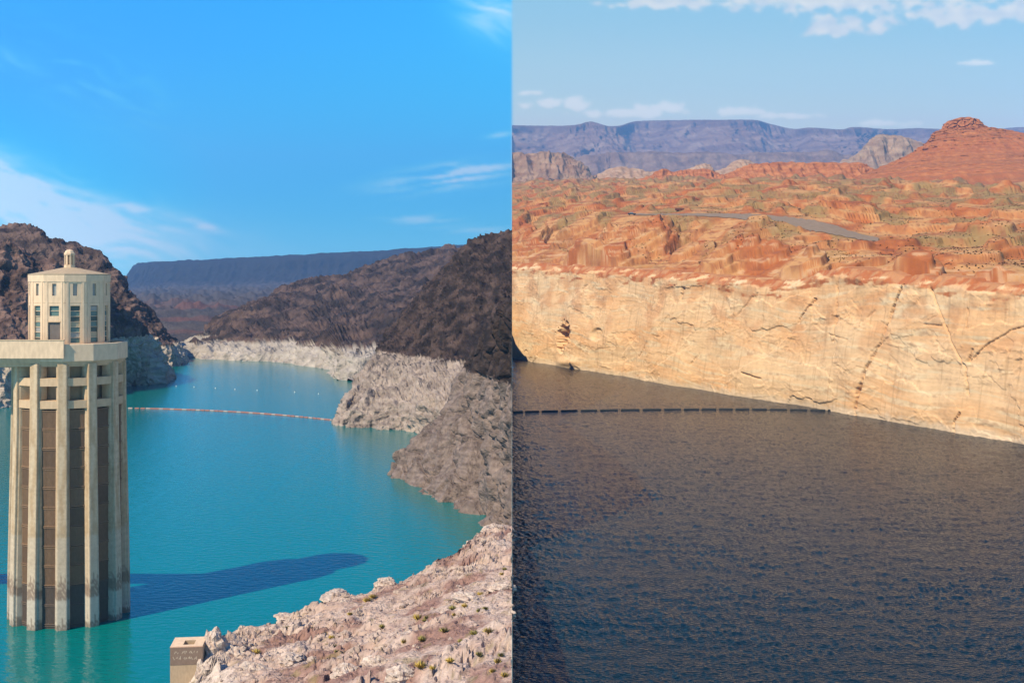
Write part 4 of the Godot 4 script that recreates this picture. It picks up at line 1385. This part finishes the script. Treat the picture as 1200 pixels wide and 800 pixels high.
func right_small() -> void:
	var ground := func(px: float, py: float) -> Vector3:
		var best := Vector3.ZERO
		var bd := 1e9
		var i := clampi(int(round((px - 600.0) / 618.0 * (plat_nu - 1))), 1, plat_nu - 2)
		for j in plat_nv:
			var q := plat_pos[j * plat_nu + i]
			var e := absf(HOR - F * (q.y - EYE) / -q.z - py)
			if e < bd:
				bd = e
				best = q
		return best
	var car := truck()
	car.position = ground.call(741, 252.2) + Vector3(0, 0.3, 0)
	car.scale = Vector3.ONE * 1.5
	tag(car, "dark blue car with a pale roof parked at the road's end", "car")
	# flat-roofed shed by the pull-out
	var sp: Vector3 = ground.call(1026, 270)
	var s := base("roadside_shed", sp, -0.35)
	tag(s, "small open-fronted shed beside the grey pull-out", "shed")
	obj("side_wall", box_mesh(Vector3(-2.6, -0.8, -2.2), Vector3(-2.3, 2.5, 2.2)), mats.shed_wall, s)
	obj("side_wall", box_mesh(Vector3(2.3, -0.8, -2.2), Vector3(2.6, 2.5, 2.2)), mats.shed_wall, s)
	obj("back_wall", box_mesh(Vector3(-2.298, -0.8, -2.2), Vector3(2.298, 2.5, -1.9)), mats.shed_wall, s)
	obj("front_panel", box_mesh(Vector3(-2.298, -0.8, 1.9), Vector3(-0.3, 2.5, 2.2)), mats.shed_wall, s)
	obj("roof", box_mesh(Vector3(-2.9, 2.503, -2.5), Vector3(2.9, 2.8, 2.5)), mats.shed_roof, s)
	# grey utility box
	var up: Vector3 = ground.call(1047, 292)
	var u := base("utility_box", up, -0.3)
	tag(u, "small pale grey utility box standing on the red rim", "utility box")
	obj("cabinet", box_mesh(Vector3(-1.3, -0.6, -1.2), Vector3(1.3, 3.0, 1.2)), mats.utility, u)
	obj("lid", box_mesh(Vector3(-1.42, 3.003, -1.3), Vector3(1.42, 3.15, 1.3)), mats.utility, u)
	# dull red trailer at the far side of the road
	var tp: Vector3 = ground.call(796, 247)
	var tr := base("trailer", tp)
	tag(tr, "dull dark red trailer beyond the narrow part of the road", "trailer")
	obj("body", box_mesh(Vector3(-4.2, 0.7, -1.2), Vector3(4.2, 2.6, 1.2)), mats.trailer, tr)
	for x in [-2.4, -1.3, 2.0]:
		var w := CylinderMesh.new()
		w.top_radius = 0.5
		w.bottom_radius = 0.5
		w.height = 2.5
		w.radial_segments = 12
		var o := obj("wheel", w, mats.tyre, tr)
		o.position = Vector3(x, 0.4, 0)
		o.rotation.x = PI / 2
	# log boom
	var a := W(600.3, 483.5)
	var mid := W(800, 480.0)
	var z := W(984, 481.5)
	var boom := base("log_boom", a)
	tag(boom, "dark line of floating boom sections across the navy water", "boom")
	var pts := [a, W(690, 481.3), mid, W(890, 480.0), z]
	var n := 18
	var cap := CylinderMesh.new()
	cap.top_radius = 0.62
	cap.bottom_radius = 0.62
	cap.height = 1.0
	cap.radial_segments = 10
	for k in n:
		var p := curve(pts, (k + 0.0) / n)
		var q := curve(pts, (k + 1.0) / n)
		var f := obj("float", cap, mats.boom, boom)
		var d := (q - p).normalized()
		f.position = (p + q) * 0.5 - a + Vector3(0, 0.2, 0)
		f.basis = Basis(d.cross(Vector3.UP).normalized(), d * (p.distance_to(q) * 0.83), Vector3.UP)
		var l := obj("link", box_mesh(Vector3(-0.06, -0.5, -0.06), Vector3(0.06, 0.5, 0.06)), mats.boom, boom)
		l.position = q - a + Vector3(0, 0.15, 0)
		l.basis = Basis(d.cross(Vector3.UP).normalized(), d * (p.distance_to(q) * 0.19), Vector3.UP)
	# low desert scrub over the plateau
	var mm := MultiMesh.new()
	mm.transform_format = MultiMesh.TRANSFORM_3D
	mm.use_colors = true
	mm.mesh = scrub_mesh()
	var spots := []
	var guard := 0
	while spots.size() < 9000 and guard < 80000:
		guard += 1
		var i := rng.randi_range(2, plat_nu - 3)
		var j := rng.randi_range(34, plat_nv - 24)
		var p := plat_pos[j * plat_nu + i]
		var px := 600.0 + F * p.x / -p.z
		var py := HOR - F * (p.y - EYE) / -p.z
		var dens := n_soft.get_noise_2d(p.x / 48.0 + 11.0, p.z / 110.0)
		if dens < rng.randf_range(-0.45, 0.25):
			continue
		if px > 735 and px < 1035 and py > 246 and py < 285 and p.y < plateau_base(px, 3.5).y + 2.5 and absf(p.z - plateau_base(px, 3.5).z) < absf(plateau_base(px, 4.05).z - plateau_base(px, 3.5).z):
			continue
		var f := rng.randf()
		spots.append(p.lerp(plat_pos[j * plat_nu + i + 1], f))
	mm.instance_count = spots.size()
	for k in spots.size():
		var sc := rng.randf_range(0.3, 0.8)
		mm.set_instance_transform(k, Transform3D(Basis(Vector3.UP, rng.randf() * TAU).scaled(Vector3(sc, sc * 0.75, sc)), spots[k]))
		mm.set_instance_color(k, mixc(c3(0.20, 0.19, 0.08), c3(0.42, 0.33, 0.15), rng.randf()))
	var mi := MultiMeshInstance3D.new()
	mi.name = "desert_scrub"
	mi.multimesh = mm
	mi.material_override = mats.scrub
	add_child(mi)
	tag(mi, "sparse olive desert scrub dotted over the red plateau", "scrub", "", "stuff")

func scrub_mesh() -> ArrayMesh:
	var st := begin()
	var r := RandomNumberGenerator.new()
	r.seed = 77
	for k in 26:
		var a := r.randf() * TAU
		var e := r.randf_range(0.1, 1.4)
		var d := Vector3(cos(a) * cos(e), sin(e), sin(a) * cos(e))
		var c := d * r.randf_range(0.4, 0.9)
		var s := r.randf_range(0.25, 0.45)
		var t := d.cross(Vector3(r.randf() - 0.5, r.randf() - 0.5, r.randf() - 0.5)).normalized()
		var b := d.cross(t)
		st.set_normal(d)
		st.add_vertex(c + t * s)
		st.add_vertex(c - t * s * 0.6 + b * s)
		st.add_vertex(c - t * s * 0.6 - b * s)
	return st.commit()

# ---------------------------------------------------------------- water

func water() -> void:
	# canyon lake: turquoise, gentle ripples
	var xs := PackedFloat32Array()
	var ds := PackedFloat32Array()
	var nd := 230
	var nx := 150
	for j in nd:
		ds.append(40.0 * pow(3000.0 / 40.0, float(j) / (nd - 1)))
	var pos := PackedVector3Array()
	for j in nd:
		for i in nx:
			var x := -(0.02 + (0.62 * ds[j] + 10.0) * (1.0 - float(i) / (nx - 1)))
			pos.append(Vector3(x, n_soft.get_noise_2d(x / 9.0, ds[j] / 6.0) * 0.05 * ss(900, 300, ds[j]), -ds[j]))
	tag(obj("canyon_lake", sheet(pos, PackedColorArray(), nx, nd), mats.water_left), "still turquoise reservoir filling the canyon", "lake", "", "structure")
	# evening lake: dark blue, wind-ruffled
	pos = PackedVector3Array()
	nd = 620
	nx = 420
	var far := 1300.0
	for j in nd:
		var d := 120.0 * pow(far / 120.0, float(j) / (nd - 1))
		for i in nx:
			var x := 0.02 + (0.5 * d + 6.0) * float(i) / (nx - 1)
			var h := n_fbm.get_noise_2d(x / 2.0 + d / 9.0, d / 1.5) * 0.19 * (1.0 + 0.7 * n_soft.get_noise_2d(x / 60.0, d / 30.0 + 9.0))
			h += n_soft.get_noise_2d(x / 11.0, d / 6.0) * 0.16
			h *= 1.3 + 0.5 * n_soft.get_noise_2d(x / 130.0 + 4.0, d / 45.0)
			pos.append(Vector3(x, h * 0.9, -d))
	tag(obj("evening_lake", sheet(pos, PackedColorArray(), nx, nd), mats.water_right), "dark navy reservoir ruffled by wind below the cliff", "lake", "", "structure")

# ---------------------------------------------------------------- main

func make_materials() -> void:
	mats.grain = noise_tex(make_noise(FastNoiseLite.TYPE_SIMPLEX_SMOOTH, 31, FastNoiseLite.FRACTAL_FBM, 6), 0.012, 512, 0.72, 1.0)
	mats.mottle = noise_tex(make_noise(FastNoiseLite.TYPE_SIMPLEX_SMOOTH, 32, FastNoiseLite.FRACTAL_FBM, 6), 0.01, 512, 0.88, 1.0)
	mats.bump = noise_tex(make_noise(FastNoiseLite.TYPE_SIMPLEX_SMOOTH, 33, FastNoiseLite.FRACTAL_RIDGED, 6), 0.012, 512, 0.0, 1.0)
	mats.rock = rock_mat(60.0, 240.0)
	mats.rock_near = rock_mat(16.0, 70.0)
	mats.rock_bank = rock_mat(9.0, 40.0)
	mats.rock_cliff = rock_mat(26.0, 12.0)
	mats.rock_cliff.albedo_texture = mats.mottle
	mats.rock_red = rock_mat(30.0, 16.0)
	mats.rock_red.albedo_texture = mats.mottle
	mats.rock_far = rock_mat(300.0, 600.0)
	mats.concrete = plain(lin(0.58, 0.43, 0.29), 0.9)
	mats.concrete_pale = plain(lin(0.72, 0.55, 0.395), 0.9)
	mats.concrete_v = rock_mat(5.0, 3.0)
	mats.concrete_v.albedo_texture = mats.mottle
	mats.core_concrete = plain(lin(0.44, 0.33, 0.23), 0.9)
	mats.racks = [plain(lin(0.225, 0.145, 0.095), 0.85, true, 3.0), plain(lin(0.26, 0.165, 0.105), 0.85, true, 3.0), plain(lin(0.19, 0.125, 0.085), 0.85, true, 3.0), plain(lin(0.235, 0.155, 0.10), 0.85, true, 3.0)]
	mats.rack_wet = plain(lin(0.14, 0.11, 0.095), 0.8, true, 3.0)
	mats.roof = plain(lin(0.42, 0.34, 0.24), 0.9)
	mats.door = plain(lin(0.17, 0.15, 0.145), 0.7)
	mats.pane_teal = plain(lin(0.10, 0.17, 0.17), 0.15, false)
	mats.pane_grey = plain(lin(0.28, 0.29, 0.29), 0.2, false)
	mats.pane_tan = plain(lin(0.34, 0.31, 0.23), 0.25, false)
	mats.pane_dark = plain(lin(0.05, 0.075, 0.075), 0.12, false)
	mats.block_low = plain(lin(0.47, 0.36, 0.25), 0.9, true, 3.0)
	mats.block_dark = plain(lin(0.24, 0.175, 0.14), 0.9, true, 2.0)
	mats.block_rim = plain(lin(0.55, 0.36, 0.27), 0.9, true, 2.0)
	mats.chalk = plain(lin(0.5, 0.44, 0.36), 0.95, false)
	mats.float_red = plain(lin(0.33, 0.13, 0.09), 0.6, false)
	mats.float_pale = plain(lin(0.38, 0.30, 0.27), 0.6, false)
	mats.float_white = plain(lin(0.75, 0.76, 0.76), 0.5, false)
	mats.boom = plain(lin(0.03, 0.032, 0.03), 0.7, false)
	mats.road = plain(lin(0.25, 0.19, 0.135), 0.95, true, 40.0)
	mats.car = plain(lin(0.03, 0.05, 0.08), 0.3, false)
	mats.glass_dark = plain(lin(0.16, 0.19, 0.22), 0.15, false)
	mats.tyre = plain(lin(0.02, 0.02, 0.02), 0.9, false)
	mats.shed_wall = plain(lin(0.34, 0.27, 0.2), 0.9, false)
	mats.shed_roof = plain(lin(0.12, 0.075, 0.055), 0.9, false)
	mats.utility = plain(lin(0.42, 0.38, 0.31), 0.7, false)
	mats.trailer = plain(lin(0.12, 0.04, 0.03), 0.7, false)
	for k in ["tuft_a", "tuft_b"]:
		var m := StandardMaterial3D.new()
		m.albedo_color = lin(0.52, 0.41, 0.10) if k == "tuft_a" else lin(0.30, 0.28, 0.08)
		m.roughness = 0.9
		m.cull_mode = BaseMaterial3D.CULL_DISABLED
		mats[k] = m
	var sm := StandardMaterial3D.new()
	sm.vertex_color_use_as_albedo = true
	sm.albedo_color = lin(GAIN, GAIN, GAIN)
	sm.roughness = 0.95
	sm.cull_mode = BaseMaterial3D.CULL_DISABLED
	mats.scrub = sm
	# waters
	var wl := StandardMaterial3D.new()
	wl.albedo_color = lin(0.0, 0.142, 0.146)
	wl.roughness = 0.12
	wl.metallic_specular = 0.3
	wl.uv1_triplanar = true
	wl.uv1_world_triplanar = true
	wl.uv1_scale = Vector3(1.0, 1.0, 1.6) / 34.0
	wl.heightmap_enabled = true
	wl.heightmap_texture = noise_tex(make_noise(FastNoiseLite.TYPE_SIMPLEX_SMOOTH, 41, FastNoiseLite.FRACTAL_FBM, 4), 0.02, 512, 0.0, 1.0)
	wl.heightmap_scale = 9.0
	mats.water_left = wl
	var wr := StandardMaterial3D.new()
	wr.albedo_color = lin(0.001, 0.012, 0.023)
	wr.roughness = 0.08
	wr.metallic_specular = 0.17
	wr.uv1_triplanar = true
	wr.uv1_world_triplanar = true
	wr.uv1_scale = Vector3(1.0, 1.0, 1.5) / 31.0
	wr.heightmap_enabled = true
	wr.heightmap_texture = noise_tex(make_noise(FastNoiseLite.TYPE_SIMPLEX_SMOOTH, 42, FastNoiseLite.FRACTAL_FBM, 5), 0.02, 1024, 0.0, 1.0)
	wr.heightmap_scale = 16.0
	mats.water_right = wr

func _ready() -> void:
	rng.seed = 4711
	n_fbm = make_noise(FastNoiseLite.TYPE_SIMPLEX_SMOOTH, 11, FastNoiseLite.FRACTAL_FBM, 4)
	n_ridge = make_noise(FastNoiseLite.TYPE_SIMPLEX_SMOOTH, 12, FastNoiseLite.FRACTAL_RIDGED, 4)
	n_cell = make_noise(FastNoiseLite.TYPE_CELLULAR, 13, FastNoiseLite.FRACTAL_FBM, 2)
	n_cell.cellular_return_type = FastNoiseLite.RETURN_DISTANCE2_SUB
	n_soft = make_noise(FastNoiseLite.TYPE_SIMPLEX_SMOOTH, 14, FastNoiseLite.FRACTAL_FBM, 2)

	n_joint = make_noise(FastNoiseLite.TYPE_CELLULAR, 15, FastNoiseLite.FRACTAL_NONE, 1)
	n_joint.cellular_return_type = FastNoiseLite.RETURN_DISTANCE2_SUB
	n_joint.cellular_jitter = 0.9

	n_slab = make_noise(FastNoiseLite.TYPE_CELLULAR, 16, FastNoiseLite.FRACTAL_NONE, 1)
	n_slab.cellular_return_type = FastNoiseLite.RETURN_CELL_VALUE

	# camera: level, with a rising front that puts the horizon at row 330 of 800
	var cam := Camera3D.new()
	cam.name = "camera"
	cam.projection = Camera3D.PROJECTION_FRUSTUM
	cam.near = 1.0
	cam.far = 40000.0
	cam.size = 800.0 / F
	cam.frustum_offset = Vector2(0.0, -70.0 / F)
	cam.position = Vector3(0, EYE, 0)
	add_child(cam)
	cam.make_current()

	# sky, sun, air, exposure
	var env := Environment.new()
	env.background_mode = Environment.BG_SKY
	var sk := Sky.new()
	var pm := PanoramaSkyMaterial.new()
	pm.panorama = make_sky()
	sk.sky_material = pm
	env.sky = sk
	env.background_energy_multiplier = 0.82
	env.tonemap_mode = Environment.TONE_MAPPER_LINEAR
	env.tonemap_exposure = 1.5
	env.fog_enabled = true
	env.fog_density = 0.00007
	env.fog_light_color = Color(0.5, 0.72, 1.0)
	env.sdfgi_enabled = true
	env.ssao_enabled = true
	env.ssil_enabled = true
	var we := WorldEnvironment.new()
	we.name = "world_environment"
	we.environment = env
	add_child(we)
	var sun := DirectionalLight3D.new()
	sun.name = "sun"
	sun.light_energy = 1.6
	sun.light_color = Color(1.0, 0.915, 0.77)
	sun.light_angular_distance = 0.5
	sun.shadow_enabled = true
	sun.directional_shadow_max_distance = 3000.0
	add_child(sun)
	var az := deg_to_rad(45.0)   # behind the camera, to its left
	var el := deg_to_rad(46.0)
	var from := Vector3(-sin(az) * cos(el), sin(el), cos(az) * cos(el))
	sun.look_at_from_position(from * 100.0, Vector3.ZERO, Vector3.UP)

	make_materials()
	water()
	left_lake()
	near_bank()
	cliff()
	plateau()
	butte()
	right_far()
	tower()
	concrete_block()
	left_small()
	right_small()
